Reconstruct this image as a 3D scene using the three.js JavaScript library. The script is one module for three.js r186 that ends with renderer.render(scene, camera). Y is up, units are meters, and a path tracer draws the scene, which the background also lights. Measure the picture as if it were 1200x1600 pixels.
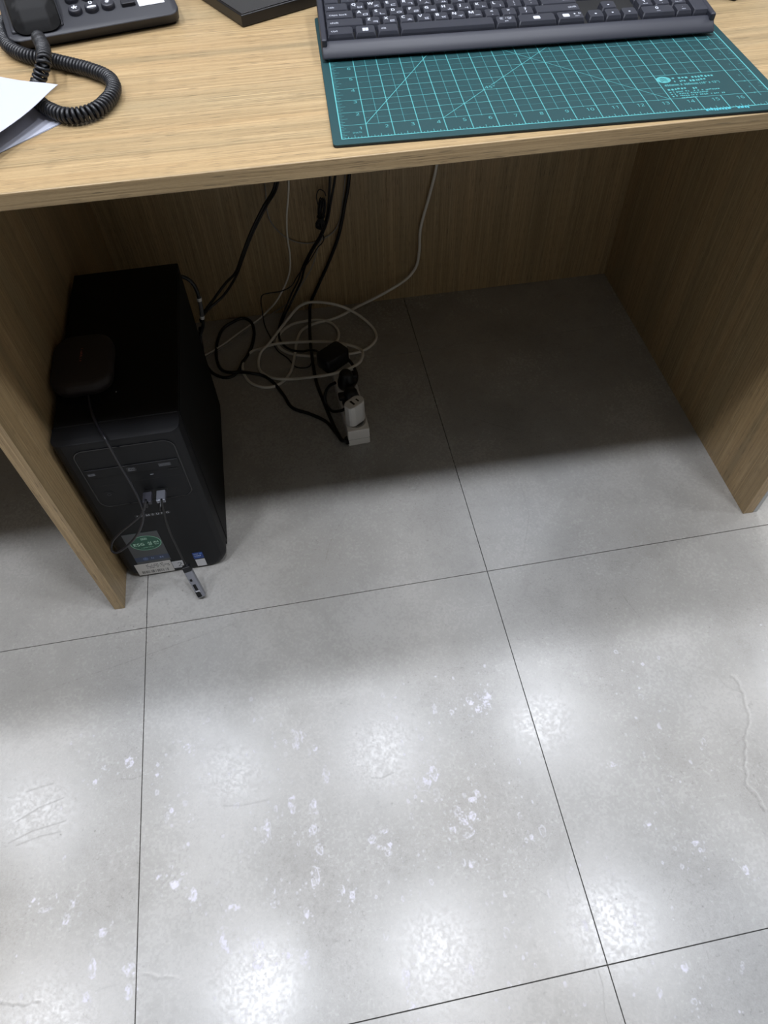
import * as THREE from 'three';
import { RoundedBoxGeometry } from 'three/addons/geometries/RoundedBoxGeometry.js';
import { mergeGeometries, toCreasedNormals } from 'three/addons/utils/BufferGeometryUtils.js';

// ---------------------------------------------------------------- camera, lamps, exposure
const scene = new THREE.Scene();
scene.background = new THREE.Color(0x20242a);
const camera = new THREE.PerspectiveCamera(71.738, 1200 / 1600, 0.02, 30);
const H = 0.7472;                                   // height of the worktop
camera.position.set(0.07, H + 0.3426, 0.6504);
camera.matrixAutoUpdate = true;
{
  const m = new THREE.Matrix4().makeBasis(
    new THREE.Vector3(0.98726, -0.022917, 0.157457),
    new THREE.Vector3(0.141212, 0.58223, -0.800667),
    new THREE.Vector3(-0.073327, 0.812701, 0.578048));
  camera.quaternion.setFromRotationMatrix(m);
}
scene.add(camera);
const renderer = new THREE.WebGLRenderer({ antialias: true });
renderer.toneMapping = THREE.LinearToneMapping;
renderer.toneMappingExposure = 1.0;
renderer.shadowMap.enabled = true;
const LAMP = { color: 0xf2f6ff, row: [4.6, 5.9], radius: 0.09, angle: 1.25, penumbra: 1, ceiling: 2.6 };
const LAMP_SPOTS = [[-1.55, -0.44], [-0.6, -0.46], [0.16, -0.45], [1.0, -0.46], [2.4, -0.45],
  [-1.4, 0.45], [-0.54, 0.44], [0.26, 0.45], [1.03, 0.46], [2.4, 0.45]];

// ---------------------------------------------------------------- helpers
let seed = 7;
const rnd = () => { seed = (seed * 1664525 + 1013904223) >>> 0; return seed / 4294967296; };
const taken = new Map();
function numbered(name) { const n = taken.get(name) ?? 0; taken.set(name, n + 1); return n ? name + '_' + String(n).padStart(3, '0') : name; }
function shade(o) { o.traverse((c) => { if (c.isMesh) { c.castShadow = true; c.receiveShadow = true; } }); return o; }
function tag(o, label, category, group) { o.userData.label = label; o.userData.category = category; if (group) o.userData.group = group; return o; }
function struct(o) { o.userData.kind = 'structure'; return o; }
function thing(name, label, category, [x, y, z] = [0, 0, 0], turn = 0, group) {
  const g = new THREE.Group(); g.name = numbered(name); scene.add(g);
  g.position.set(x, y, z); g.rotation.y = turn; return tag(g, label, category, group);
}
function part(name, geo, mat, parent, pos, label) {
  const m = new THREE.Mesh(geo, mat); m.name = name; parent.add(m);
  if (pos) m.position.set(...pos);
  if (label) m.userData.label = label;
  m.castShadow = m.receiveShadow = true; return m;
}
function top(name, geo, mat, label, category, group) { const m = part(numbered(name), geo, mat, scene); return tag(m, label, category, group); }
const V = (a) => new THREE.Vector3(...a);
const rbox = (w, h, d, r = 0.001, s = 2) => new RoundedBoxGeometry(w, h, d, s, Math.min(r, w / 2.01, h / 2.01, d / 2.01));
const at = (g, x, y, z) => g.translate(x, y, z);
function tube(pts, r, radial = 8, per = 0.006, closed = false) {
  const c = new THREE.CatmullRomCurve3(pts.map(V), closed, 'centripetal');
  const n = Math.max(8, Math.min(700, Math.round(c.getLength() / per)));
  return new THREE.TubeGeometry(c, n, r, radial, closed);
}
function rr(w, h, r, x = 0, y = 0) {                       // rounded rectangle centred on x, y
  const s = new THREE.Shape(), a = w / 2, b = h / 2; r = Math.min(r, a * 0.999, b * 0.999);
  s.moveTo(x - a + r, y - b); s.lineTo(x + a - r, y - b); s.absarc(x + a - r, y - b + r, r, -Math.PI / 2, 0, false);
  s.lineTo(x + a, y + b - r); s.absarc(x + a - r, y + b - r, r, 0, Math.PI / 2, false);
  s.lineTo(x - a + r, y + b); s.absarc(x - a + r, y + b - r, r, Math.PI / 2, Math.PI, false);
  s.lineTo(x - a, y - b + r); s.absarc(x - a + r, y - b + r, r, Math.PI, Math.PI * 1.5, false);
  return s;
}
// plate: rounded rectangle in x-y, extruded along z, front face at z = 0
function plate(w, h, r, depth, bevel = 0, seg = 6) {
  const b = Math.min(bevel, depth / 2.1);
  const g = new THREE.ExtrudeGeometry(rr(w - 2 * b, h - 2 * b, Math.max(r - b, 1e-4)), { depth: depth - 2 * b, bevelEnabled: b > 0, bevelThickness: b, bevelSize: b, bevelSegments: 3, curveSegments: seg });
  g.translate(0, 0, -depth + b);
  return g;
}
const clean = (g) => { const o = g.index ? g.toNonIndexed() : g; for (const k of Object.keys(o.attributes)) if (!['position', 'normal', 'uv'].includes(k)) o.deleteAttribute(k); return o; };
const merged = (list) => mergeGeometries(list.map(clean));
// planar uv in metres from two axes, offsets u0, v0 and scale (metres per texture)
function boxUV(g, along, size, o = [0, 0]) {                // along = grain axis index
  const p = g.attributes.position, n = g.attributes.normal, uv = new Float32Array(p.count * 2);
  for (let i = 0; i < p.count; i++) {
    const q = [p.getX(i), p.getY(i), p.getZ(i)], m = [n.getX(i), n.getY(i), n.getZ(i)].map(Math.abs);
    const k = m.indexOf(Math.max(...m));
    const axes = [0, 1, 2].filter((a) => a !== k);
    let a = axes.includes(along) ? along : axes[0];
    const b = axes.find((v) => v !== a);
    uv[2 * i] = q[a] / size[0] + o[0]; uv[2 * i + 1] = q[b] / size[1] + o[1] + k * 0.31;
  }
  g.setAttribute('uv', new THREE.BufferAttribute(uv, 2)); return g;
}

// ---------------------------------------------------------------- noise and textures
function lattice(n, s) { let t = s >>> 0; const a = new Float32Array(n * n); for (let i = 0; i < a.length; i++) { t = (Math.imul(t, 1664525) + 1013904223) >>> 0; a[i] = (t >>> 8) / 16777216; } return a; }
const LAT = [lattice(256, 11), lattice(256, 23), lattice(256, 37), lattice(256, 59)];
function vn(x, y, k = 0) {                                  // value noise, period 256
  const L = LAT[k], xi = Math.floor(x), yi = Math.floor(y); let fx = x - xi, fy = y - yi;
  fx = fx * fx * (3 - 2 * fx); fy = fy * fy * (3 - 2 * fy);
  const x0 = xi & 255, x1 = (xi + 1) & 255, y0 = (yi & 255) << 8, y1 = ((yi + 1) & 255) << 8;
  const a = L[y0 + x0], b = L[y0 + x1], c = L[y1 + x0], d = L[y1 + x1];
  return a + (b - a) * fx + (c - a) * fy + (a - b - c + d) * fx * fy;
}
const fbm = (x, y, o, k = 0) => { let s = 0, a = 0.5, t = 0; for (let i = 0; i < o; i++) { s += a * vn(x, y, (k + i) & 3); t += a; a *= 0.5; x = x * 2.03 + 17.1; y = y * 2.03 + 5.7; } return s / t; };
function dataTex(w, h, data, srgb, wrap = THREE.RepeatWrapping) {
  const t = new THREE.DataTexture(data, w, h, THREE.RGBAFormat);
  t.magFilter = THREE.LinearFilter; t.minFilter = THREE.LinearMipmapLinearFilter; t.generateMipmaps = true;
  t.wrapS = t.wrapT = wrap; if (srgb) t.colorSpace = THREE.SRGBColorSpace; t.needsUpdate = true; return t;
}
function canvasTex(w, h, draw, srgb = true) {
  const c = document.createElement('canvas'); c.width = w; c.height = h; const g = c.getContext('2d'); draw(g, w, h);
  const t = new THREE.CanvasTexture(c); if (srgb) t.colorSpace = THREE.SRGBColorSpace; t.anisotropy = 8; return t;
}
const matte = (color, roughness, specularIntensity) => new THREE.MeshPhysicalMaterial({ color, roughness, specularIntensity });
const std = (color, roughness = 0.5, more = {}) => new THREE.MeshStandardMaterial({ color, roughness, ...more });

// measured paths, in metres: cables, papers, floor stains
const PATHS = {"blackPairA":[[0.075,0.55,-0.722],[0.066,0.44,-0.722],[0.0498,0.3256,-0.72],[0.0228,0.3026,-0.6925],[-0.0122,0.2636,-0.665],[-0.0374,0.231,-0.6375],[-0.0529,0.2163,-0.61],[-0.0733,0.2146,-0.5825],[-0.0994,0.2021,-0.555],[-0.1202,0.1955,-0.5275],[-0.1288,0.1969,-0.5]],
  "blackPairB":[[0.082,0.55,-0.724],[0.073,0.44,-0.724],[0.0548,0.3239,-0.722],[0.0278,0.301,-0.6943],[-0.0087,0.2608,-0.6665],[-0.0337,0.2297,-0.6387],[-0.0495,0.2136,-0.611],[-0.061,0.2123,-0.5832],[-0.0826,0.2039,-0.5555],[-0.1197,0.1921,-0.5278],[-0.1287,0.1922,-0.5]],
  "towerPower":[[-0.1313,0.1866,-0.49],[-0.1373,0.1605,-0.49],[-0.1386,0.1387,-0.485],[-0.1625,0.012,-0.6013],[-0.1561,0.0035,-0.5801],[-0.141,0.0035,-0.5566],[-0.1202,0.0035,-0.5425],[-0.1033,0.0035,-0.5435],[-0.0901,0.0035,-0.5575],[-0.0776,0.0035,-0.5866],[-0.0634,0.0035,-0.6139],[-0.053,0.0035,-0.647],[-0.048,0.0035,-0.6888],[-0.0534,0.008,-0.7142],[-0.0706,0.008,-0.7315],[-0.095,0.008,-0.722],[-0.1187,0.0035,-0.7089],[-0.1313,0.0035,-0.675],[-0.1366,0.0035,-0.634],[-0.1358,0.0035,-0.5995],[-0.1293,0.0035,-0.5751],[-0.116,0.009,-0.5543],[-0.1004,0.0105,-0.5477],[-0.085,0.0105,-0.5469],[-0.0711,0.0105,-0.5423],[-0.0601,0.0105,-0.5382],[-0.0362,0.0035,-0.5332],[-0.0192,0.0035,-0.5138],[-0.008,0.0035,-0.4937],[0.0039,0.0035,-0.4659],[0.0198,0.0035,-0.4245],[0.0555,0.0035,-0.3992],[0.0862,0.0035,-0.3714],[0.1013,0.0035,-0.3397],[0.1116,0.006,-0.3143],[0.1235,0.008,-0.302]],
  "stripCord":[[0.222,0.6,-0.735],[0.209,0.42,-0.735],[0.2004,0.3139,-0.735],[0.1873,0.2568,-0.735],[0.1701,0.1917,-0.735],[0.142,0.1266,-0.735],[0.1114,0.066,-0.735],[0.0901,0.0219,-0.733],[0.0844,0.006,-0.7071],[0.0792,0.0155,-0.6436],[0.0773,0.012,-0.6127],[0.0762,0.012,-0.5718],[0.0761,0.006,-0.5344],[0.0774,0.0035,-0.494],[0.0872,0.0035,-0.4293],[0.0963,0.0035,-0.3769],[0.1048,0.01,-0.3313],[0.1135,0.012,-0.305],[0.1245,0.014,-0.303]],
  "whiteThick":[[0.405,0.6,-0.735],[0.391,0.42,-0.735],[0.3807,0.3157,-0.735],[0.369,0.2616,-0.735],[0.3512,0.1847,-0.735],[0.3493,0.1291,-0.735],[0.3425,0.0898,-0.735],[0.3198,0.0688,-0.725],[0.2689,0.0498,-0.71],[0.2002,0.013,-0.7165],[0.1437,0.0032,-0.6971],[0.091,0.0032,-0.686],[0.0624,0.0032,-0.6684],[0.0476,0.0052,-0.6328],[0.0396,0.0052,-0.5906],[0.0283,0.0032,-0.5442],[0.0179,0.0032,-0.5215],[0.0025,0.0032,-0.5041],[-0.0162,0.0032,-0.4955],[-0.0384,0.0032,-0.4976],[-0.0626,0.0032,-0.514],[-0.0754,0.0032,-0.5387],[-0.0799,0.0032,-0.5663],[-0.0776,0.0032,-0.5869],[-0.0697,0.0032,-0.6046],[-0.0531,0.0032,-0.6188],[-0.0369,0.0032,-0.6223],[-0.0171,0.0072,-0.6249],[0.0023,0.0112,-0.6232],[0.0357,0.0112,-0.6214],[0.076,0.0152,-0.6113],[0.1159,0.02,-0.5982],[0.1541,0.025,-0.5766],[0.1806,0.025,-0.5588],[0.1858,0.04,-0.5197],[0.1756,0.04,-0.497],[0.1419,0.052,-0.466],[0.1084,0.052,-0.4584],[0.0705,0.035,-0.4758],[0.0315,0.012,-0.5015],[-0.0017,0.0092,-0.5106],[-0.0266,0.0032,-0.5297],[-0.0422,0.0032,-0.5531],[-0.0434,0.0032,-0.5827],[-0.0354,0.0102,-0.6032],[-0.0165,0.0102,-0.6279],[0.0101,0.0152,-0.6637],[0.0371,0.018,-0.7009],[0.0611,0.0328,-0.715],[0.0831,0.0422,-0.715],[0.1068,0.0406,-0.715],[0.1411,0.0417,-0.7],[0.1757,0.0221,-0.7],[0.2075,0.012,-0.6717],[0.2269,0.0032,-0.6421],[0.228,0.0032,-0.6103],[0.2126,0.0032,-0.5867],[0.1871,0.0032,-0.5719],[0.1575,0.0032,-0.5688],[0.0943,0.0032,-0.5742],[0.0658,0.0032,-0.5794],[0.0267,0.0032,-0.5953],[0.0079,0.0032,-0.6162],[0.0025,0.0032,-0.6436],[0.015,0.0032,-0.6727],[0.0405,0.0032,-0.6932],[0.0712,0.0032,-0.699],[0.1073,0.0032,-0.6969],[0.13,0.0032,-0.6833],[0.1444,0.0032,-0.653],[0.1407,0.0032,-0.6222],[0.1235,0.0032,-0.6012]],
  "whiteThin":[[0.083,0.6,-0.715],[0.081,0.42,-0.715],[0.0782,0.3305,-0.715],[0.0651,0.2617,-0.715],[0.0602,0.2153,-0.715],[0.0598,0.1705,-0.715],[0.0552,0.1357,-0.715],[0.0422,0.1024,-0.715],[0.0163,0.0705,-0.7],[-0.0123,0.03,-0.716],[-0.0347,0.012,-0.715],[-0.0559,0.004,-0.708],[-0.0843,0.01,-0.6764],[-0.113,0.01,-0.6505],[-0.1408,0.004,-0.6364],[-0.1626,0.004,-0.6231],[-0.1914,0.004,-0.605]],
  "whiteFine":[[0.178,0.6,-0.72],[0.17,0.42,-0.72],[0.1625,0.321,-0.72],[0.1524,0.2641,-0.72],[0.1384,0.2144,-0.72],[0.1261,0.1869,-0.72],[0.1035,0.1306,-0.72],[0.0757,0.0889,-0.72],[0.0507,0.0597,-0.71],[0.0238,0.02,-0.7385],[-0.0104,0.008,-0.7295],[-0.0406,0.003,-0.7157],[-0.0831,0.01,-0.6694],[-0.1118,0.01,-0.6415],[-0.1396,0.003,-0.6308],[-0.1615,0.003,-0.6155],[-0.1902,0.003,-0.5974]],
  "adapterCordA":[[0.195,0.6,-0.712],[0.186,0.42,-0.712],[0.1701,0.3299,-0.712],[0.1587,0.2864,-0.712],[0.1486,0.2463,-0.712],[0.1333,0.2126,-0.712],[0.1073,0.1742,-0.712],[0.0879,0.1383,-0.712],[0.0772,0.1081,-0.712],[0.0621,0.0794,-0.712],[0.0411,0.0491,-0.7],[0.0256,0.015,-0.7115],[0.0132,0.006,-0.6834],[0.008,0.006,-0.6526],[0.0148,0.006,-0.6248],[0.0335,0.01,-0.597],[0.0559,0.01,-0.5886],[0.0747,0.022,-0.5756],[0.0871,0.03,-0.562]],
  "adapterCordB":[[0.178,0.6,-0.716],[0.17,0.42,-0.716],[0.16,0.3275,-0.716],[0.1537,0.2846,-0.716],[0.1448,0.2443,-0.716],[0.1294,0.2105,-0.716],[0.1033,0.1721,-0.716],[0.0821,0.1346,-0.716],[0.0699,0.1046,-0.716],[0.0514,0.0727,-0.716],[0.0316,0.0412,-0.705],[0.017,0.012,-0.7029],[0.0062,0.004,-0.6734],[0.0018,0.004,-0.6517]],
  "thinBlack":[[0.1347,0.2214,-0.705],[0.1362,0.2076,-0.705],[0.1311,0.1976,-0.705],[0.122,0.1895,-0.705],[0.1008,0.1592,-0.705],[0.0699,0.1242,-0.705],[0.0525,0.0997,-0.705],[0.0286,0.1005,-0.69],[0.0013,0.0992,-0.69],[-0.0128,0.1036,-0.68],[-0.017,0.0957,-0.68],[-0.02,0.0771,-0.68],[-0.0227,0.03,-0.7157],[-0.023,0.004,-0.7065],[-0.0125,0.004,-0.6589],[0.0015,0.0025,-0.6094],[0.0224,0.0025,-0.5797],[0.0372,0.0025,-0.5496],[0.0537,0.0025,-0.5424],[0.0683,0.0025,-0.5459],[0.0764,0.004,-0.5681]],
  "arc":[[0.033,0.45,-0.741],[0.031,0.38,-0.741],[0.0298,0.3039,-0.741],[0.0265,0.2665,-0.741],[0.0302,0.2384,-0.741],[0.0475,0.2078,-0.741],[0.0737,0.1861,-0.741],[0.1063,0.1772,-0.741],[0.1336,0.1832,-0.741],[0.1602,0.1984,-0.741],[0.1728,0.2166,-0.741],[0.1864,0.272,-0.741],[0.193,0.3101,-0.741],[0.2,0.42,-0.741]],
  "coilBundle":[[0.1406,0.2899,-0.7],[0.1367,0.2623,-0.7],[0.1296,0.2443,-0.7],[0.1282,0.2298,-0.7]],
  "loopA":[[0.1338,0.274,-0.7],[0.1298,0.2995,-0.7],[0.131,0.3116,-0.7],[0.1371,0.3203,-0.7],[0.1456,0.3153,-0.7],[0.1486,0.3055,-0.7]],
  "monitorCord":[[-0.1451,0.309,-0.47],[-0.1379,0.3152,-0.475],[-0.1241,0.3065,-0.475],[-0.1168,0.2891,-0.475],[-0.1152,0.2663,-0.475],[-0.1193,0.223,-0.475],[-0.1241,0.1968,-0.48],[-0.1346,0.1781,-0.478]],
  "label":[[-0.1155,0.265,-0.475],[-0.1167,0.2449,-0.475],[-0.12,0.2201,-0.475]],
  "plugCordA":[[0.1157,0.06,-0.4235],[0.1033,0.05,-0.4268],[0.0918,0.03,-0.4247],[0.0907,0.012,-0.4164],[0.0991,0.008,-0.3981],[0.1152,0.03,-0.3719],[0.1277,0.055,-0.3525],[0.1381,0.06,-0.3601]],
  "plugCordB":[[0.151,0.045,-0.5082],[0.1592,0.045,-0.4864],[0.164,0.04,-0.4631],[0.1585,0.05,-0.4281],[0.145,0.06,-0.4031]],
  "usbCord":[[-0.2561,0.362,-0.1517],[-0.2488,0.362,-0.1179],[-0.2452,0.359,-0.1049],[-0.2379,0.358,-0.0858],[-0.2207,0.3722,-0.048],[-0.2182,0.3234,-0.045],[-0.2139,0.2815,-0.04],[-0.21,0.2536,-0.032],[-0.2108,0.2277,-0.026],[-0.2266,0.1877,-0.028],[-0.2522,0.1473,-0.034],[-0.2749,0.1267,-0.034],[-0.2893,0.1177,-0.036],[-0.2944,0.1188,-0.04],[-0.2878,0.139,-0.042],[-0.2667,0.1632,-0.042],[-0.2424,0.189,-0.036],[-0.2225,0.2116,-0.03],[-0.2103,0.2296,-0.027],[-0.2027,0.2455,-0.026],[-0.1996,0.2533,-0.028]],
  "hubCord":[[-0.1779,0.2498,-0.028],[-0.1792,0.238,-0.025],[-0.1829,0.2102,-0.024],[-0.1873,0.1645,-0.026],[-0.1881,0.1145,-0.028],[-0.1882,0.0765,-0.028],[-0.1879,0.0651,-0.026]],
  "hub":[[-0.1879,0.0651,-0.026],[-0.1736,0.006,0.0023]],
  "phoneCord":[[-0.1761,0.7672,-0.2832],[-0.1618,0.7737,-0.2312],[-0.1591,0.7717,-0.2014],[-0.1713,0.7557,-0.195],[-0.17,0.7557,-0.1685],[-0.1536,0.7557,-0.1372],[-0.1296,0.7557,-0.1174],[-0.1082,0.7557,-0.1222],[-0.0952,0.7557,-0.1428],[-0.0904,0.7557,-0.1688],[-0.0973,0.7557,-0.1941],[-0.1192,0.7557,-0.2188],[-0.1447,0.7557,-0.2386],[-0.167,0.7557,-0.2547],[-0.1893,0.7557,-0.2678],[-0.2142,0.7557,-0.2969],[-0.2266,0.7557,-0.3329],[-0.232,0.7557,-0.365],[-0.222,0.7557,-0.39]],
  "paperLow":[[-0.1393,0.7482,-0.1236],[-0.1943,0.7482,-0.0741],[-0.1547,0.7482,-0.1724]],
  "paperTop":[[-0.1403,0.7692,-0.1563],[-0.2038,0.7692,-0.1992],[-0.1835,0.7692,-0.0658],[-0.1398,0.7692,-0.1338],[-0.1528,0.7692,-0.0993]],
  "phoneFront":[[-0.207,0.7612,-0.2977],[-0.1644,0.7612,-0.3004],[-0.0287,0.7612,-0.3318],[-0.0229,0.7612,-0.3401]],
  "phoneKeys":[[-0.1377,0.7742,-0.3242],[-0.1193,0.7742,-0.3274],[-0.1009,0.7742,-0.3307],[-0.149,0.7742,-0.3667],[-0.0764,0.7742,-0.3327],[-0.0695,0.7742,-0.3254],[-0.042,0.7742,-0.3267]],
  "handset":[[-0.1909,0.7872,-0.255],[-0.1614,0.7872,-0.2303],[-0.1447,0.7872,-0.2446],[-0.1578,0.7872,-0.3271],[-0.2099,0.7872,-0.3391]],
  "stains":[[-0.034,0.279,0.0068,0.0171],[-0.047,0.373,0.0076,0.0154],[-0.017,0.381,0.0076,0.0128],[-0.021,0.412,0.0074,0.0089],[-0.014,0.437,0.0073,0.012],[-0.087,0.405,0.0095,0.0197],[0.006,0.339,0.0083,0.0161],[-0.024,0.474,0.0082,0.016],[0.062,0.439,0.0068,0.0063],[0.08,0.428,0.0063,0.0074],[0.081,0.455,0.0078,0.0095],[0.148,0.371,0.0153,0.0183],[0.166,0.363,0.0077,0.0132],[-0.191,0.468,0.0051,0.0092],[-0.217,0.45,0.0092,0.0056],[-0.138,0.493,0.007,0.0054],[-0.106,0.544,0.0088,0.0117],[-0.152,0.53,0.0059,0.0106],[-0.082,0.488,0.004,0.009],[-0.107,0.563,0.0096,0.0062],[0.08,0.609,0.0066,0.0156],[-0.048,0.564,0.0073,0.0123],[-0.006,0.295,0.0045,0.0079],[-0.022,0.275,0.0051,0.0115],[-0.039,0.515,0.004,0.0061],[0.012,0.494,0.0041,0.0063],[0.024,0.505,0.0045,0.008],[-0.202,0.262,0.0057,0.0058],[0.194,0.491,0.0061,0.0064],[0.188,0.42,0.0085,0.009],[0.21,0.431,0.0085,0.0069],[0.177,0.444,0.0063,0.0058],[0.197,0.442,0.0063,0.0068],[0.223,0.402,0.0054,0.0061],[0.244,0.262,0.0082,0.0083],[0.255,0.279,0.0069,0.007],[0.273,0.257,0.0058,0.0084],[-0.068,0.56,0.0029,0.005],[0.165,0.614,0.0038,0.0079],[0.08,0.637,0.0047,0.0068],[-0.288,0.271,0.01,0.01],[-0.2,0.262,0.0073,0.0041],[-0.337,0.293,0.0047,0.0055],[-0.323,0.272,0.008,0.0056],[-0.19,0.47,0.0057,0.009],[-0.218,0.452,0.0072,0.0049],[-0.223,0.352,0.0031,0.0044],[-0.362,0.47,0.005,0.008],[-0.392,0.453,0.0108,0.0049],[-0.312,0.494,0.007,0.0062],[-0.322,0.535,0.0069,0.0147],[-0.274,0.544,0.0085,0.0102],[-0.275,0.567,0.0067,0.01],[-0.151,0.529,0.0042,0.0075],[-0.328,0.564,0.005,0.0057],[-0.238,0.437,0.0037,0.0027],[-0.222,0.43,0.0029,0.0041],[-0.147,0.541,0.0034,0.0036],[-0.41,0.439,0.0036,0.0026],[-0.354,0.453,0.0022,0.0039],[-0.245,0.296,0.0032,0.0055],[-0.141,0.492,0.005,0.0038],[0.454,0.481,0.0045,0.0049],[0.513,0.527,0.0035,0.0046],[0.563,0.56,0.0052,0.0074],[0.508,0.517,0.0097,0.0039],[0.271,0.262,0.015,0.0072],[0.197,0.451,0.0135,0.0082],[0.194,0.433,0.0114,0.0084],[0.216,0.41,0.0064,0.0052],[0.269,0.272,0.007,0.0071],[0.285,0.471,0.0027,0.0032],[0.43,0.394,0.0094,0.0045],[0.436,0.653,0.0056,0.0072],[0.433,0.69,0.0047,0.0037]],
  "ridges":[[[0.667,0.291],[0.676,0.295],[0.675,0.319],[0.666,0.36],[0.65,0.382],[0.629,0.422],[0.619,0.453],[0.626,0.473],[0.627,0.497]],[[-0.437,0.55],[-0.41,0.556],[-0.377,0.56]],[[-0.266,0.548],[-0.237,0.554],[-0.206,0.557]]],
  "veins":[[[0.326,0.639],[0.326,0.656],[0.319,0.682],[0.319,0.695]],[[0.68,0.031],[0.696,0.044],[0.702,0.08]],[[0.543,0.102],[0.551,0.135],[0.564,0.175]],[[0.611,0.264],[0.642,0.281],[0.651,0.307],[0.675,0.324]],[[0.27,0.533],[0.286,0.547]],[[-0.434,0.132],[-0.3,0.104],[-0.205,0.082],[-0.115,0.062]],[[0.047,-0.036],[0.059,-0.073],[0.076,-0.102],[0.097,-0.135]],[[0.44,-0.147],[0.436,-0.07],[0.399,0.016]],[[0.392,-0.328],[0.475,-0.274]],[[-0.298,0.294],[-0.283,0.297],[-0.267,0.294]]],
  "scuffs":[[[-0.448,0.331],[-0.416,0.316],[-0.382,0.308]],[[-0.455,0.359],[-0.423,0.348],[-0.375,0.341]],[[-0.443,0.364],[-0.411,0.357],[-0.381,0.355]],[[-0.438,0.29],[-0.416,0.286],[-0.4,0.284]],[[0.073,0.354],[0.087,0.357],[0.107,0.352]],[[-0.148,0.358],[-0.118,0.362],[-0.082,0.36]]]};
// oak laminate: fine straight grain, short dark pores, soft broad bands; u runs along the grain
const WOOD = [1.0, 0.5];
function woodMaps() {
  const w = 2048, h = 2048, c = new Uint8Array(w * h * 4), b = new Uint8Array(w * h * 4);
  for (let y = 0; y < h; y++) for (let x = 0; x < w; x++) {
    const u = x / w, v = y / h;
    const warp = fbm(u * 3, v * 10, 3, 1) * 0.012;
    const vv = v + warp;
    const band = fbm(u * 1.2, vv * 24, 3, 0);
    const streak = vn(u * 5, vv * 210, 2) * 0.26 + vn(u * 7 + 9, vv * 560, 3) * 0.34 + vn(u * 13 + 31, vv * 930, 1) * 0.4;
    let pore = vn(u * 46 + 70, vv * 820, 0) * 0.55 + vn(u * 90 + 13, vv * 980, 2) * 0.45;
    pore = Math.max(0, pore - 0.66) / 0.34;
    const speck = vn(u * 500, vv * 1000, 3);
    let l = 0.5 + (band - 0.5) * 0.32 + (streak - 0.5) * 1.15 + (speck - 0.5) * 0.1;
    l = Math.max(0, Math.min(1, l));
    const k = (y * w + x) * 4, d = 0.94 - Math.min(0.2, pore * 0.45);
    const warm = (band - 0.5) * 10;
    c[k] = (138 + 62 * l + warm) * d; c[k + 1] = (116 + 58.5 * l) * d; c[k + 2] = (82 + 51 * l - warm * 0.6) * d; c[k + 3] = 255;
    const e = 255 * Math.max(0, Math.min(1, 0.55 + (streak - 0.5) * 0.6 - pore * 0.6));
    b[k] = b[k + 1] = b[k + 2] = e; b[k + 3] = 255;
  }
  return [dataTex(w, h, c, true, THREE.MirroredRepeatWrapping), dataTex(w, h, b, false, THREE.MirroredRepeatWrapping)];
}
const [woodColor, woodBump] = woodMaps();
const wood = new THREE.MeshStandardMaterial({ map: woodColor, bumpMap: woodBump, bumpScale: 0.00015, roughness: 0.42 });
const woodPanel = wood;

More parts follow.
